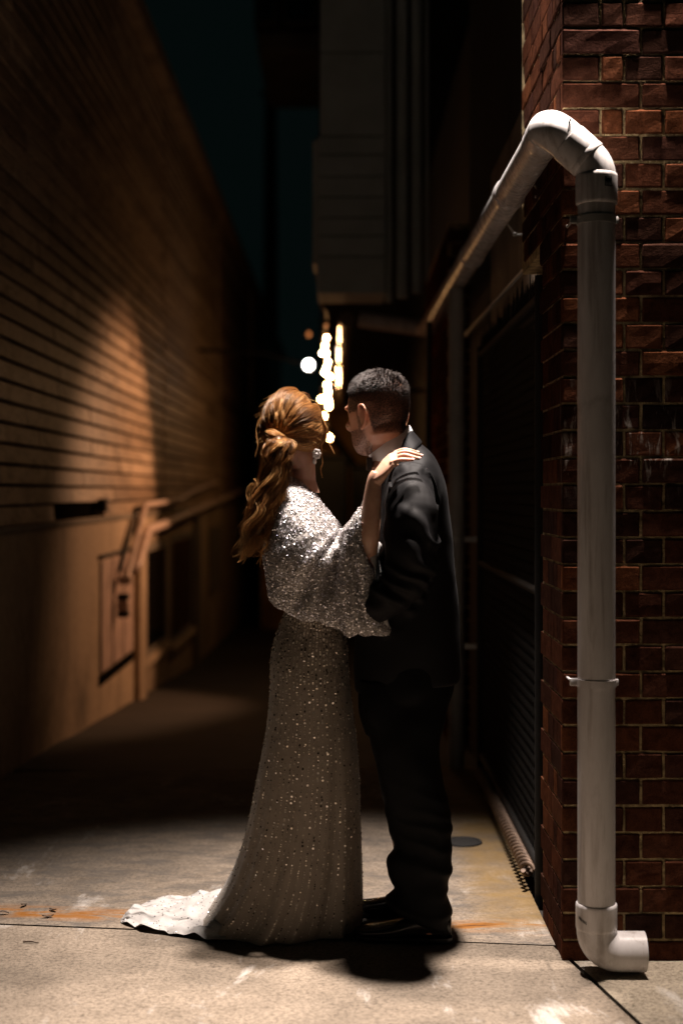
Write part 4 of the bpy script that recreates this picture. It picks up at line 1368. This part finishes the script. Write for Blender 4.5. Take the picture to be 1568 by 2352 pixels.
for i in range(len(co)):
    p = co[i]
    ws = min(1, max(0, (.112 - dist[i]) / .02))
    d0 = .004 * nz(p, 8, 3)
    if p[2] < 1.1: d0 += .008 * nz((p[0], p[1], p[2] * .35), 7, 7)
    d1 = 0
    if ws > 0:
        h = min(1, max(0, (1.40 - p[2]) / .10))
        m = min(1, max(0, .5 + 1.3 * nz(p, 6, 5)))
        d1 = .012 * (wr(p, .66, .078, 1.0, .05) - .4) * h * m + .004 * nz(p, 20, 2)
        e = math.exp(-((p[2] - 1.13) / .05) ** 2)
        d1 += e * .012 * (wr(p, .55, .045, 4.0, .03) - .45)
    # shoulder seam: padded ridge, sleeve head tucked in beneath it
    if p[1] < 4.47 and p[2] > 1.36:
        sx = 784 + p[0] * FD / p[1]; sy = 1130 - (p[2] - CAMZ) * FD / p[1]
        if 893 < sx < 1008:
            ay = float(np.interp(sx, (893, 899, 913, 937, 955, 975, 989, 1000, 1008), (1100, 1085, 1073, 1064, 1066, 1075, 1093, 1118, 1150)))
            g = sy - ay
            d0 += .0035 * math.exp(-(g / 5) ** 2); d1 += .0035 * math.exp(-(g / 5) ** 2)
            if g > 0:
                d0 -= .009 * math.exp(-(g - 16) ** 2 / 260); d1 -= .009 * math.exp(-(g - 16) ** 2 / 260)
    disp[i] = d0 * (1 - ws) + d1 * ws
setco(me, co + nn * disp[:, None])
link('jacket', me, M_suit, man, True)

# trousers
mb = MB()
mb.add(loft(LRrings([(830, 1500, 1040, 1500, .17), (822, 1570, 1042, 1570, .18), (824, 1630, 1028, 1630, .17), (840, 1690, 1012, 1690, .14)], MY, m=16)))
near = [(822, 1560, 1040, 1560, .085, 4.47), (832, 1630, 1026, 1630, .090, 4.46), (852, 1703, 1012, 1700, .088, 4.45), (866, 1770, 1012, 1765, .086, 4.44), (880, 1848, 1030, 1838, .082, 4.44), (893, 1910, 1037, 1900, .080, 4.44), (901, 1944, 1038, 1940, .080, 4.44),
        (889, 1972, 1039, 1985, .082, 4.44), (887, 2003, 1035, 2012, .082, 4.44), (897, 2022, 1030, 2034, .079, 4.44), (907, 2038, 1026, 2050, .077, 4.44), (893, 2052, 1031, 2066, .082, 4.44), (886, 2064, 1036, 2084, .085, 4.44), (884, 2078, 1038, 2140, .086, 4.44)]
mb.add(loft(LRrings(near, MY, m=90, n=36)))
far = [(826, 1560, 1030, 1560, .085, 4.63), (850, 1700, 1005, 1700, .085, 4.65), (880, 1848, 1010, 1838, .080, 4.66), (903, 1944, 1015, 1940, .078, 4.66), (898, 2003, 1015, 2010, .080, 4.66), (908, 2038, 1010, 2050, .077, 4.66), (895, 2060, 1015, 2110, .08, 4.66)]
mb.add(loft(LRrings(far, MY, m=40, n=36)))
me = fuse('trousers', mb, 0.006, 4)
co = coords(me); nn = normals(me)
d = np.array([.006 * nz(p, 12, 1) + .006 * (wr(p, .3 + .4 * nz(p, 3), .06, 3.0) - .5) * min(1, max(0, (.55 - p[2]) / .3)) for p in co])
setco(me, co + nn * d[:, None])
link('trousers', me, M_trouser, man, True)

# shoes
def shoe(heel, ang, L=.305):
    M = Matrix.Translation(heel) @ Matrix.Rotation(ang, 4, 'Z')     # local +x = toe
    st = [(0.0, .026, .018, .072), (.02, .034, .016, .088), (.07, .037, .014, .092), (.12, .038, .012, .080), (.17, .044, .008, .060), (.22, .049, .008, .048), (.265, .044, .010, .040), (.295, .028, .014, .032), (.305, .010, .018, .026)]
    rings = []
    for t, w, zb, zt in spline(st, 26):
        ring = []
        for j in range(20):
            a = 2 * PI * j / 20; c, s = math.cos(a), math.sin(a)
            ring.append(M @ Vector((t, w * math.copysign(abs(c) ** .8, c), (zb + zt) / 2 + (zt - zb) / 2 * math.copysign(abs(s) ** .75, s))))
        rings.append(ring)
    up_ = MB().add(loft(rings)).build('shoe', M_shoe, man, True)
    so = []
    for t, w in ((-.004, .022), (.01, .034), (.05, .040), (.1, .040), (.17, .047), (.22, .053), (.27, .047), (.298, .032), (.311, .010)):
        so.append([M @ Vector((t, -w, .007)), M @ Vector((t, w, .007)), M @ Vector((t, w, .017)), M @ Vector((t, -w, .017))])
    MB().add(loft(so)).build('sole', M_shoe, up_)
    MB().add(loft([[M @ Vector((x_, y_, zz)) for x_, y_ in ((-.004, -.028), (.07, -.037), (.07, .037), (-.004, .028))] for zz in (0.0, .0085)])).build('heel', M_shoe, up_)
h = P(1036, 2165, 4.43); h.z = 0.001
shoe(h, PI - .12)
h = P(1005, 2130, 4.66); h.z = 0.001
shoe(h, PI - .25)

# ------------------------------------------------------------------ the woman
BY = 4.62
bride = empty('person', (-0.12, BY, 0), "woman in silver sequinned gown with ginger ponytail, hand on the man's shoulder", 'person')
BH = Matrix.Translation(P(672, 983, BY)) @ Matrix.Rotation(math.radians(-28), 4, 'Z') @ Matrix.Rotation(math.radians(4), 4, 'X') @ Matrix.Scale(.97, 4)
mb = MB()
head_parts(mb, BH, True)
mb.add(tube([BH @ Vector((0, -.018, -.02)), BH @ Vector((0, -.022, -.07)), P(692, 1070, BY), P(690, 1100, BY), P(686, 1125, BY)], [.052, .050, .047, .050, .07], 26))
tor = [(660, 1112, 712, 1116, .06), (650, 1145, 715, 1150, .13), (640, 1190, 735, 1210, .14), (645, 1290, 750, 1290, .12), (665, 1400, 760, 1400, .10), (650, 1480, 775, 1480, .115), (655, 1560, 770, 1560, .11)]
mb.add(loft(LRrings(tor, BY)))
for s_, x0 in ((4.56, 735), (4.72, 700)):
    mb.add(tube([P(x0, 1500, s_), P(x0 + 5, 1760, s_), P(x0, 1930, s_), P(x0, 2070, s_)], [.06, .05, .045, .035], 18))
    mb.add(tube([P(x0, 2060, s_), P(x0 + 12, 2096, s_), P(x0 + 45, 2112, s_)], [.03, .032, .024], 14))
# right arm: shoulder, elbow in the cape, wrist, hand on his shoulder
wrist = P(859, 1106, 4.31)
arm = [P(700, 1160, 4.54), P(742, 1245, 4.52), P(822, 1300, 4.41), P(846, 1240, 4.33), P(853, 1165, 4.315), wrist, P(868, 1090, 4.31)]
ar = [.045, .041, .036, .033, .0290, .0225, .023]
pp = [Vector(p) for p in spline([tuple(p) for p in arm], 46)]; rr = [float(r[0]) for r in spline([(r,) for r in ar], 46)]
mb.add(tube(pp, rr, 22))
mb.add(tube([P(690, 1145, 4.76), P(730, 1220, 4.82), P(770, 1290, 4.84), P(850, 1230, 4.80), P(880, 1150, 4.76)], [.045, .040, .036, .030, .024], 16))
# back of the hand
def Q(cx, cy, Y): return P(784 + cx * .18, 815.4 + cy * .18, Y)
hand = [[Q(395, 1575, 4.33), Q(470, 1640, 4.285)], [Q(470, 1455, 4.335), Q(545, 1560, 4.27)], [Q(545, 1345, 4.345), Q(610, 1475, 4.262)], [Q(625, 1270, 4.352), Q(665, 1400, 4.258)], [Q(700, 1240, 4.355), Q(720, 1370, 4.262)]]
rings = []
for k, (a, b) in enumerate(hand):
    c = (a + b) / 2; u = (b - a) / 2
    t = (Vector(hand[min(k + 1, 4)][0]) + hand[min(k + 1, 4)][1] - hand[max(k - 1, 0)][0] - hand[max(k - 1, 0)][1]).normalized()
    w = t.cross(u).normalized()
    th = (.019, .016, .0145, .013, .010)[k]
    rings.append([c + u * math.cos(2 * PI * j / 18) * 1.05 + w * th * math.sin(2 * PI * j / 18) for j in range(18)])
mb.add(loft(rings))
fl_ = [ # knuckle, mid joint, last joint, tip (cx, cy, Y)
    ([(690, 1248, 4.350), (790, 1212, 4.345), (890, 1226, 4.342), (966, 1246, 4.345)], .0073),
    ([(665, 1285, 4.325), (800, 1238, 4.318), (925, 1262, 4.314), (1012, 1288, 4.318)], .0077),
    ([(650, 1325, 4.295), (790, 1280, 4.287), (900, 1302, 4.285), (982, 1322, 4.290)], .0073),
    ([(640, 1372, 4.268), (740, 1338, 4.260), (830, 1336, 4.260), (905, 1338, 4.266)], .0066)]
for pts, r in fl_:
    finger(mb, [Q(*q) for q in pts], [r * 1.12, r * 1.02, r * .95, r * .78])
    mb.add(ell(Q(*pts[0]), (r * 1.15,) * 3, 10, 8))
finger(mb, [Q(500, 1480, 4.345), Q(560, 1400, 4.385), Q(640, 1390, 4.41), Q(700, 1410, 4.42)], [.0125, .0105, .0095, .0075])
me = fuse('body', mb, 0.0028, 2)
me.attributes.new('stubble', 'FLOAT', 'POINT')
link('body', me, M_skin_w, bride, True)
# fingernails as small pale plates
for pts, r in fl_:
    a, b = Q(*pts[-2]), Q(*pts[-1])
    d = (b - a).normalized(); n = Vector((0, -.55, .84)); n = (n - d * n.dot(d)).normalized(); s = d.cross(n)
    c = b + n * (r * .74)
    M_nail = bpy.data.materials.get('pale_nail') or simple('pale_nail', (.68, .45, .38), .25)
    MB().add(loft([[c + d * (.0055 * math.cos(t)) + s * (.0042 * math.sin(t)) + n * (zz - .0012 * math.sin(t) ** 2) for t in [2 * PI * j / 10 for j in range(10)]] for zz in (0, .0008)])).build('fingernail', M_nail, bride, True)

# gown skirt
sk = [(664, 1345, 765, 1365, .115, BY), (655, 1400, 775, 1425, .125, BY), (641, 1440, 790, 1456, .135, BY), (628, 1480, 797, 1480, .148, BY), (621, 1520, 799, 1520, .156, BY), (621, 1570, 803, 1570, .162, BY), (614, 1650, 813, 1650, .168, BY), (602, 1725, 821, 1725, .176, BY), (588, 1800, 826, 1800, .182, BY),
      (574, 1870, 828, 1870, .188, BY), (558, 1935, 830, 1930, .195, BY), (537, 1995, 831, 1985, .203, BY), (506, 2052, 832, 2035, .212, BY), (476, 2090, 832, 2075, .220, BY), (441, 2119, 831, 2112, .226, BY)]
NU = 220; NV = 150
K = spline(sk, NV)
rings = []
ph = [rng.uniform(0, 6.28) for _ in range(6)]
for i, q in enumerate(K):
    s = i / (NV - 1)
    ring = ring_lr(P(q[0], q[1], q[5]), P(q[2], q[3], q[5]), q[4], NU)
    C = sum(ring, Vector()) / NU
    low = max(0, (s - .35) / .65)
    out = []
    for j, p in enumerate(ring):
        a = 2 * PI * j / NU
        amp = .016 * low ** 1.5
        w = amp * (math.sin(13 * a + ph[0] + 1.2 * s) * .6 + math.sin(21 * a + ph[1] - 1.5 * s) * .4 + math.sin(7 * a + ph[2]) * .6)
        sidef = abs(math.sin(a)) ** .6
        d = Vector((p.x - C.x, p.y - C.y, 0)).normalized()
        r = p + d * (w * sidef + .0025 * nz(p, 6, 4))
        r.z = max(r.z, .003)
        if i == NV - 1: r.z = .003
        out.append(r)
    rings.append(out)
SKR = rings
mb = MB().add(loft(rings, False))
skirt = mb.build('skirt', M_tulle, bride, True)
# beads and sequins in columns down the skirt
bp_, bn_, br_ = [], [], []
G = np.array([[v[:] for v in r] for r in rings])
def grid_at(u, v):
    iu = u * NU; iv = v * (NV - 1)
    a = int(iu) % NU; b = (a + 1) % NU; i = min(int(iv), NV - 2); fu = iu - int(iu); fv = iv - i
    p = (G[i, a] * (1 - fu) + G[i, b] * fu) * (1 - fv) + (G[i + 1, a] * (1 - fu) + G[i + 1, b] * fu) * fv
    tu = G[i, b] - G[i, a]; tv = G[i + 1, a] - G[i, a]
    n = np.cross(tv, tu); L = np.linalg.norm(n)
    return p, n / (L + 1e-9)
NC = 66
for c in range(NC):
    u0 = (c + .5 + rng.uniform(-.12, .12)) / NC
    v = .01 + rng.uniform(0, .01)
    big = False
    while v < .992:
        u = (u0 + rng.normal(0, .0006)) % 1
        p, n = grid_at(u, v)
        bp_.append(p); bn_.append(n)
        dens = 1 - v
        r = rng.choice([.0014, .0019, .0025, .0037 if v < .72 else .0028], p=[.30, .30, .22, .18])
        br_.append(r)
        v += (.0040 + .0030 * v) * rng.uniform(.7, 1.5) + (.010 * (rng.random() < .10))
# a denser scatter of round sequins near the hip
for _ in range(1500):
    v = abs(rng.normal(0, .22)) + .01; u = (rng.integers(NC) + .5) / NC + rng.normal(0, .0012)
    if v > .8: continue
    p, n = grid_at(u % 1, v); bp_.append(p); bn_.append(n); br_.append(rng.uniform(.0022, .0036))
bn = np.array(bn_)
cen = G.mean(axis=1)
bpv = np.array(bp_)
outw = bpv - np.array([-.05, BY, 0]); outw[:, 2] = 0
flip = np.sign((bn * outw).sum(1)); bn = bn * flip[:, None]
discs('beads', bpv, bn, np.array(br_), M_bead, skirt, .34, 7, .0015)

# train lying on the concrete behind her
NX, NT = 90, 60
V = []; F = []
for i in range(NX + 1):
    s = i / NX
    xx = -.36 - .355 * s
    yc = 4.645 + .03 * s
    hw = .21 * (1 - s) ** .55 * .9 + .05
    for j in range(NT + 1):
        t = j / NT * 2 - 1
        yy = yc + hw * t + .012 * nz((xx, t, 0), 9)
        hgt = .026 * (.5 + .5 * math.sin(t * 7 + s * 5 + 2 * nz((xx, yy, 1), 8))) * (1 - abs(t) ** 3) + .020 * (.5 + nz((xx, yy, 0), 16, 3)) + .022 * abs(nz((xx * .6, yy, 2), 15, 5)) + .003 * nz((xx, yy, 4), 40, 1) + .052 * max(0, 1 - s * 1.5) * max(0, 1 - abs(t - .3))
        V.append((xx + .010 * nz((t, s, 0), 7, 9), yy, max(.004, hgt * (1 if s < .93 else (1 - s) / .07))))
for i in range(NX):
    for j in range(NT):
        a = i * (NT + 1) + j
        F.append((a, a + NT + 1, a + NT + 2, a + 1))
mb = MB(); mb.add((V, F))
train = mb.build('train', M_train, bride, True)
p, n = sample(train.data, 450)
n[n[:, 2] < 0] *= -1
discs('train_sequins', p, n, rng.uniform(.0014, .0028, len(p)), M_sequin, train, .5, 6, .0015)

# cape: shoulder drape and hanging sleeve, fused, then pulled into folds
mb = MB()
cp_ = [(652, 1092, 676, 1098, .050, 4.60), (640, 1104, 702, 1114, .105, 4.61), (628, 1124, 722, 1134, .150, 4.61), (617, 1160, 740, 1160, .190, 4.59), (609, 1210, 764, 1188, .215, 4.57), (605, 1262, 788, 1214, .225, 4.56), (608, 1309, 806, 1262, .222, 4.55), (615, 1348, 822, 1318, .192, 4.56), (622, 1376, 838, 1368, .185, 4.56), (634, 1396, 852, 1420, .170, 4.56), (652, 1405, 858, 1452, .150, 4.56), (668, 1402, 850, 1448, .12, 4.56)]
mb.add(loft(LRrings(cp_, BY, m=60, n=56)))
sl_ = [(829, 1162, 834, 1164, .010, 4.34), (818, 1176, 838, 1186, .030, 4.34), (802, 1196, 843, 1216, .048, 4.345), (788, 1212, 849, 1250, .062, 4.36), (776, 1250, 856, 1300, .078, 4.37), (768, 1310, 866, 1350, .088, 4.39), (766, 1370, 878, 1395, .092, 4.40), (775, 1420, 890, 1430, .090, 4.41), (790, 1450, 898, 1450, .075, 4.41), (798, 1462, 893, 1455, .05, 4.41)]
mb.add(loft(LRrings(sl_, BY, m=50, n=44)))
me = fuse('cape', mb, 0.005, 8)
co = coords(me); nn = normals(me)
dd = np.zeros(len(co))
O = P(800, 1205, 4.36)
for i, p in enumerate(co):
    # folds fan out from the crook of the elbow
    vx = p[0] - O.x; vz = O.z - p[2]
    ang = math.atan2(vx, vz + .02); rad_ = math.hypot(vx, vz)
    f = min(1, max(0, (rad_ - .03) / .10)) * (1 if vz > -.02 else .25)
    g = math.exp(-((ang + .05) / .85) ** 2)
    down = max(0, min(1, (rad_ - .02) / .05)) * (1 if vz > 0 else 0)
    near = max(0, min(1, (4.62 - p[1]) / .06))
    edge = max(0, min(1, (P(885, 1400, 4.38).x - p[0]) / .04))
    d = .010 * f * g * (math.cos(ang * 17 + 1.0 * nz(p, 7) + .6) * .7 + .3 * math.cos(ang * 33 + nz(p, 9, 4)))
    for a0, wd, dp in ((.055, .045, .026), (-.30, .060, .022), (-.56, .06, .014), (.20, .035, .012)):
        d -= dp * math.exp(-((ang - a0 - .10 * nz(p, 5, 3)) / wd) ** 2) * down * near * edge
    d += .0045 * nz(p, 12, 2) + .002 * nz(p, 30, 6)
    hem = max(0, min(1, (1.055 - p[2]) / .05))
    d = d * (1 - .65 * hem) + hem * .003 * nz(p, 30, 9)
    dd[i] = d
setco(me, co + nn * dd[:, None])
cape = link('cape', me, M_capecloth, bride, True)
p, n = sample(me, 30000)
keep = p[:, 1] < 4.72
p, n = p[keep], n[keep]
big = rng.random(len(p)) < .16
discs('sequins', p, n, np.where(big, rng.uniform(.0026, .0036, len(p)), rng.uniform(.0015, .0026, len(p))), M_sequin, cape, .46, 6, .0018)
# satin lining in the open side of the sleeve
V = []; F = []
fr_ = spline([(838, 1180, 4.325), (846, 1225, 4.315), (853, 1276, 4.318), (860, 1330, 4.322), (870, 1385, 4.33), (886, 1440, 4.35)], 30)
bk_ = spline([(868, 1236, 4.37), (874, 1262, 4.39), (876, 1310, 4.40), (881, 1360, 4.41), (892, 1412, 4.42), (903, 1447, 4.43)], 30)
for i in range(30):
    a = P(*fr_[i]); b = P(*bk_[i])
    for j in range(9):
        t = j / 8
        q = a.lerp(b, t) + Vector((.006 * math.sin(i * .9 + j * 1.3), .012 * math.sin(t * PI) * -1 + .007 * math.sin(i * .7 + j), 0))
        V.append(q[:])
for i in range(29):
    for j in range(8):
        a = i * 9 + j; F.append((a, a + 1, a + 10, a + 9))
mb = MB(); mb.add((V, F))
mb.build('sleeve_lining', M_satin, bride, True)
# thin strap from wrist to sleeve tip
MB().add(tube([P(843, 1126, 4.30), P(836, 1145, 4.31), P(828, 1166, 4.33)], .0016, 8)).build('strap', M_satin, bride, True)

# ------------------------------------------------------------------ her hair
HR = random.Random(21)
Hc = Vector((0, -.008, .004)); Hr = Vector((.089, .112, .124))       # hair shell in head space
tie_l = Vector((.010, -.118, -.026))                                # knot of the ponytail
def on_shell(d, k=1.0): return Vector((Hc.x + d.x * Hr.x * k, Hc.y + d.y * Hr.y * k, Hc.z + d.z * Hr.z * k))
def sdir(p): 
    q = Vector(((p.x - Hc.x) / Hr.x, (p.y - Hc.y) / Hr.y, (p.z - Hc.z) / Hr.z)); return q.normalized()
td = sdir(tie_l)
tone_now = .5
TONES = []
class PL(list):
    def append(s, p):
        list.append(s, p); TONES.append(min(1, max(0, tone_now + HR.gauss(0, .16))))
paths = PL()
n_lock = 135
locks = []
while len(locks) < n_lock:
    d = Vector((HR.gauss(0, 1), HR.gauss(0, 1), HR.gauss(0, 1))).normalized()
    # growing zone: not the face, not the nape
    if d.y > .60 and d.z < .62: continue
    if d.z < -.30: continue
    if d.z < 0.0 and d.y > .42: continue
    locks.append((d, HR.uniform(-.5, 1), HR.uniform(0, 6.28), HR.uniform(.985, 1.07), HR.uniform(-.4, .4)))
def slerp(a, b, t):
    th = a.angle(b)
    return (a * math.sin((1 - t) * th) + b * math.sin(t * th)) / math.sin(th) if th > 1e-3 else a
for k in range(30):              # sweep over the right ear
    d = Vector((.85 + HR.gauss(0, .05), .40 + HR.gauss(0, .14), -.06 + HR.gauss(0, .22))).normalized()
    locks.append((d, 9, HR.uniform(0, 6.28), HR.uniform(1.0, 1.1), HR.uniform(-.35, .15)))
for d, tw_, phs, kk, sw in locks:
    tone_now = min(.92, max(.08, HR.gauss(.60, .24)))
    side = d.cross(td).normalized() if d.angle(td) > .05 else Vector((1, 0, 0))
    for s in range(44):
        dj = (d + Vector((HR.gauss(0, .052), HR.gauss(0, .052), HR.gauss(0, .052)))).normalized()
        off = HR.uniform(-1, 1); lift = HR.uniform(0, 1)
        pts = []
        m = 15
        for i in range(m):
            t = i / (m - 1)
            q = slerp(dj, td, t)
            bow = math.sin(PI * t)
            q = (q + side * (sw * bow * .55)).normalized()
            r = (1.13 - .17 * t * t if tw_ == 9 else .955) + bow * (.050 + .028 * lift + .055 * (0 if tw_ == 9 else tw_) * bow) * kk + .034 * bow * math.sin(phs + 5.5 * t + 1.0 * off)
            w = BH @ on_shell(q, r)
            w = w + Vector((HR.gauss(0, .0004), HR.gauss(0, .0004), HR.gauss(0, .0004)))
            pts.append(w)
        paths.append(pts)
# ponytail: locks that wave and separate
cl = [tuple(BH @ tie_l), tuple(P(640, 1012, 4.46)), tuple(P(636, 1040, 4.45)), tuple(P(634, 1072, 4.445)), tuple(P(618, 1118, 4.44)), tuple(P(604, 1160, 4.435)), tuple(P(594, 1200, 4.435)), tuple(P(582, 1240, 4.44)), tuple(P(568, 1278, 4.45))]
CL = [Vector(p) for p in spline(cl, 60)]
WD = [float(r[0]) for r in spline([(.012,), (.036,), (.042,), (.036,), (.046,), (.050,), (.050,), (.046,), (.038,)], 60)]
for k in range(46):
    tone_now = min(.92, max(.05, HR.gauss(.46, .28)))
    a0 = HR.uniform(0, 6.28); rad0 = math.sqrt(HR.random()); amp = HR.uniform(.007, .017); frq = HR.uniform(2.6, 4.0); phs = HR.uniform(0, 6.28)
    end = HR.uniform(.62, 1.0); lw = HR.uniform(.007, .017); ax = HR.uniform(-.5, .5)
    for s in range(64):
        ja, jr = HR.gauss(0, .30), HR.gauss(0, 1)
        e2 = max(.4, min(1, end + HR.gauss(0, .09)))
        pts = []
        wob = HR.uniform(0, 6.28); wa = HR.uniform(.0, .0035); lone = (HR.random() < .12) * HR.uniform(.4, 1.4)
        m = 30
        for i in range(m):
            t = i / (m - 1) * e2
            f = t * 59; i0 = min(int(f), 58); c = CL[i0].lerp(CL[i0 + 1], f - i0); w = WD[i0]
            grow = min(1, t * 7)
            wave = math.sin(phs + frq * 2 * PI * t)
            wav2 = math.cos(phs * 1.3 + frq * 2 * PI * t)
            o = Vector((math.cos(a0) * rad0 * w, math.sin(a0) * rad0 * w * .55, 0))
            o += Vector((wave * amp + ax * .02 * t, wav2 * amp * .7, 0)) * grow
            o += Vector((math.cos(ja * 5) * jr * lw * .55, math.sin(ja * 5) * jr * lw * .4, jr * .002)) * (grow * (.6 + .9 * t))
            o += Vector((math.sin(wob + 9 * t * 2.2) * wa * (1 + 2 * lone) + lone * .012 * t * math.cos(wob), math.cos(wob + 15 * t) * wa, 0)) * grow
            pts.append(c + o)
        paths.append(pts)
# poof just under the knot and twisted bands around it
for k in range(9):
    a0 = k / 9 * 6.28; tone_now = HR.uniform(.15, .85)
    for s in range(26):
        j = HR.gauss(0, .22); rj = HR.uniform(.75, 1.08)
        pts = []
        for i in range(13):
            t = i / 12
            a = a0 + j + .9 * t
            w = .010 + .034 * math.sin(PI * min(1, t * .8 + .05)) * rj
            c = (BH @ tie_l).lerp(P(638, 1050, 4.45), t)
            pts.append(c + Vector((math.cos(a) * w, math.sin(a) * w * .75 - .008, 0)))
        paths.append(pts)
tw0 = BH @ tie_l
for s in range(110):                       # a twist of hair laid across the knot
    o = HR.gauss(0, .006); o2 = HR.gauss(0, .004)
    base = spline([(-.030, .004, .016 + o * .5), (-.014, -.020, .010 + o), (.004, -.027, .001 + o), (.022, -.018, -.008 + o * .8), (.032, .004, -.018 + o * .4)], 12)
    paths.append([tw0 + Vector((q[0] + o2, q[1] - .012 + o2 - .25 * abs(o), q[2])) for q in base])
# loose ends: fly-aways, and tendrils by the ear
for k in range(320):
    d = Vector((HR.gauss(0, 1), HR.gauss(0, 1), HR.gauss(0, .8) + .3)).normalized()
    if d.y > .6: continue
    p0 = BH @ on_shell(d, 1.0); wv = HR.uniform(-.02, .02)
    dirv = (BH.to_3x3() @ Vector((d.x, d.y - .4, d.z - .3))).normalized()
    pts = [p0 + dirv * (L * .010) + Vector((wv * L * L, 0, -.012 * L * L)) for L in (0, .35, .7, 1.0, 1.3)]
    paths.append(pts)
def tendril(cs, n, jit):
    base = [Vector(p) for p in spline(cs, 26)]
    for s in range(n):
        o = Vector((HR.gauss(0, jit), HR.gauss(0, jit), 0)); ph0 = HR.uniform(0, 6)
        paths.append([p + o * (1 - i / 40) + Vector((.0016 * math.sin(i * .7 + ph0), 0, 0)) for i, p in enumerate(base)])
tendril([tuple(P(741, 1000, 4.60)), tuple(P(738, 1030, 4.60)), tuple(P(741, 1060, 4.59)), tuple(P(737, 1078, 4.59)), tuple(P(740, 1098, 4.59))], 10, .0010)
tendril([tuple(P(742, 985, 4.60)), tuple(P(750, 1008, 4.60)), tuple(P(762, 1030, 4.60)), tuple(P(769, 1044, 4.60))], 5, .0012)
tendril([tuple(P(738, 960, 4.60)), tuple(P(748, 985, 4.60)), tuple(P(746, 1008, 4.60)), tuple(P(738, 1022, 4.60))], 60, .0030)
tendril([tuple(P(598, 960, 4.56)), tuple(P(588, 990, 4.55)), tuple(P(592, 1020, 4.54)), tuple(P(586, 1050, 4.53))], 6, .0015)
tendril([tuple(P(572, 1240, 4.45)), tuple(P(560, 1262, 4.45)), tuple(P(558, 1280, 4.45)), tuple(P(548, 1292, 4.45))], 26, .007)
tendril([tuple(P(600, 1230, 4.42)), tuple(P(612, 1250, 4.41)), tuple(P(600, 1268, 4.41)), tuple(P(614, 1278, 4.41))], 12, .0025)
for k in range(16):
    x0 = HR.uniform(566, 640); y0 = HR.uniform(1080, 1240); s_ = HR.choice((-1, 1))
    tendril([tuple(P(x0, y0, 4.44)), tuple(P(x0 + s_ * HR.uniform(8, 24), y0 + 22, 4.43)), tuple(P(x0 + s_ * 6, y0 + 48, 4.43)), tuple(P(x0 + s_ * HR.uniform(5, 20), y0 + 70, 4.44))], 4, .0015)
hv, hf = strands(paths, .00046)
tn = np.concatenate([np.full(len(p) * 3, t) for p, t in zip(paths, TONES)])
hm = MB(); hm.v, hm.f = hv, hf
# dark underlayer so that no scalp shows between the strands
sh = []
for i in range(1, 20):
    a = PI * i / 20
    ring = []
    for j in range(28):
        b = 2 * PI * j / 28
        d = Vector((math.sin(a) * math.cos(b), math.sin(a) * math.sin(b), math.cos(a)))
        k = .955
        if (d.y > .5 and d.z < .60) or d.z < -.36 or (d.z < 0 and d.y > .36): k = .72
        ring.append(BH @ on_shell(d, k))
    sh.append(ring)
hm.add(loft(sh)); hm.add(tube(CL[1:50:4], [w * .55 for w in WD[1:50:4]], 12, flat=.7))
add_tone(hm.build('hair', M_hair_w, bride, True), tn)
# flower-like earring
er = MB(); ec = P(727, 1043, 4.545)
for k in range(7):
    a = k / 7 * 6.28
    er.add(ell(ec + Vector((math.cos(a) * .0085, -.003, math.sin(a) * .011)), (.0062, .003, .0075), 8, 6))
er.add(ell(ec + Vector((0, -.005, 0)), (.005, .004, .005), 8, 6)).add(ell(ec + Vector((-.006, -.002, -.024)), (.006, .003, .010), 8, 6))
er.build('earring', simple('white_petal', (.80, .74, .70), .4), bride, True)
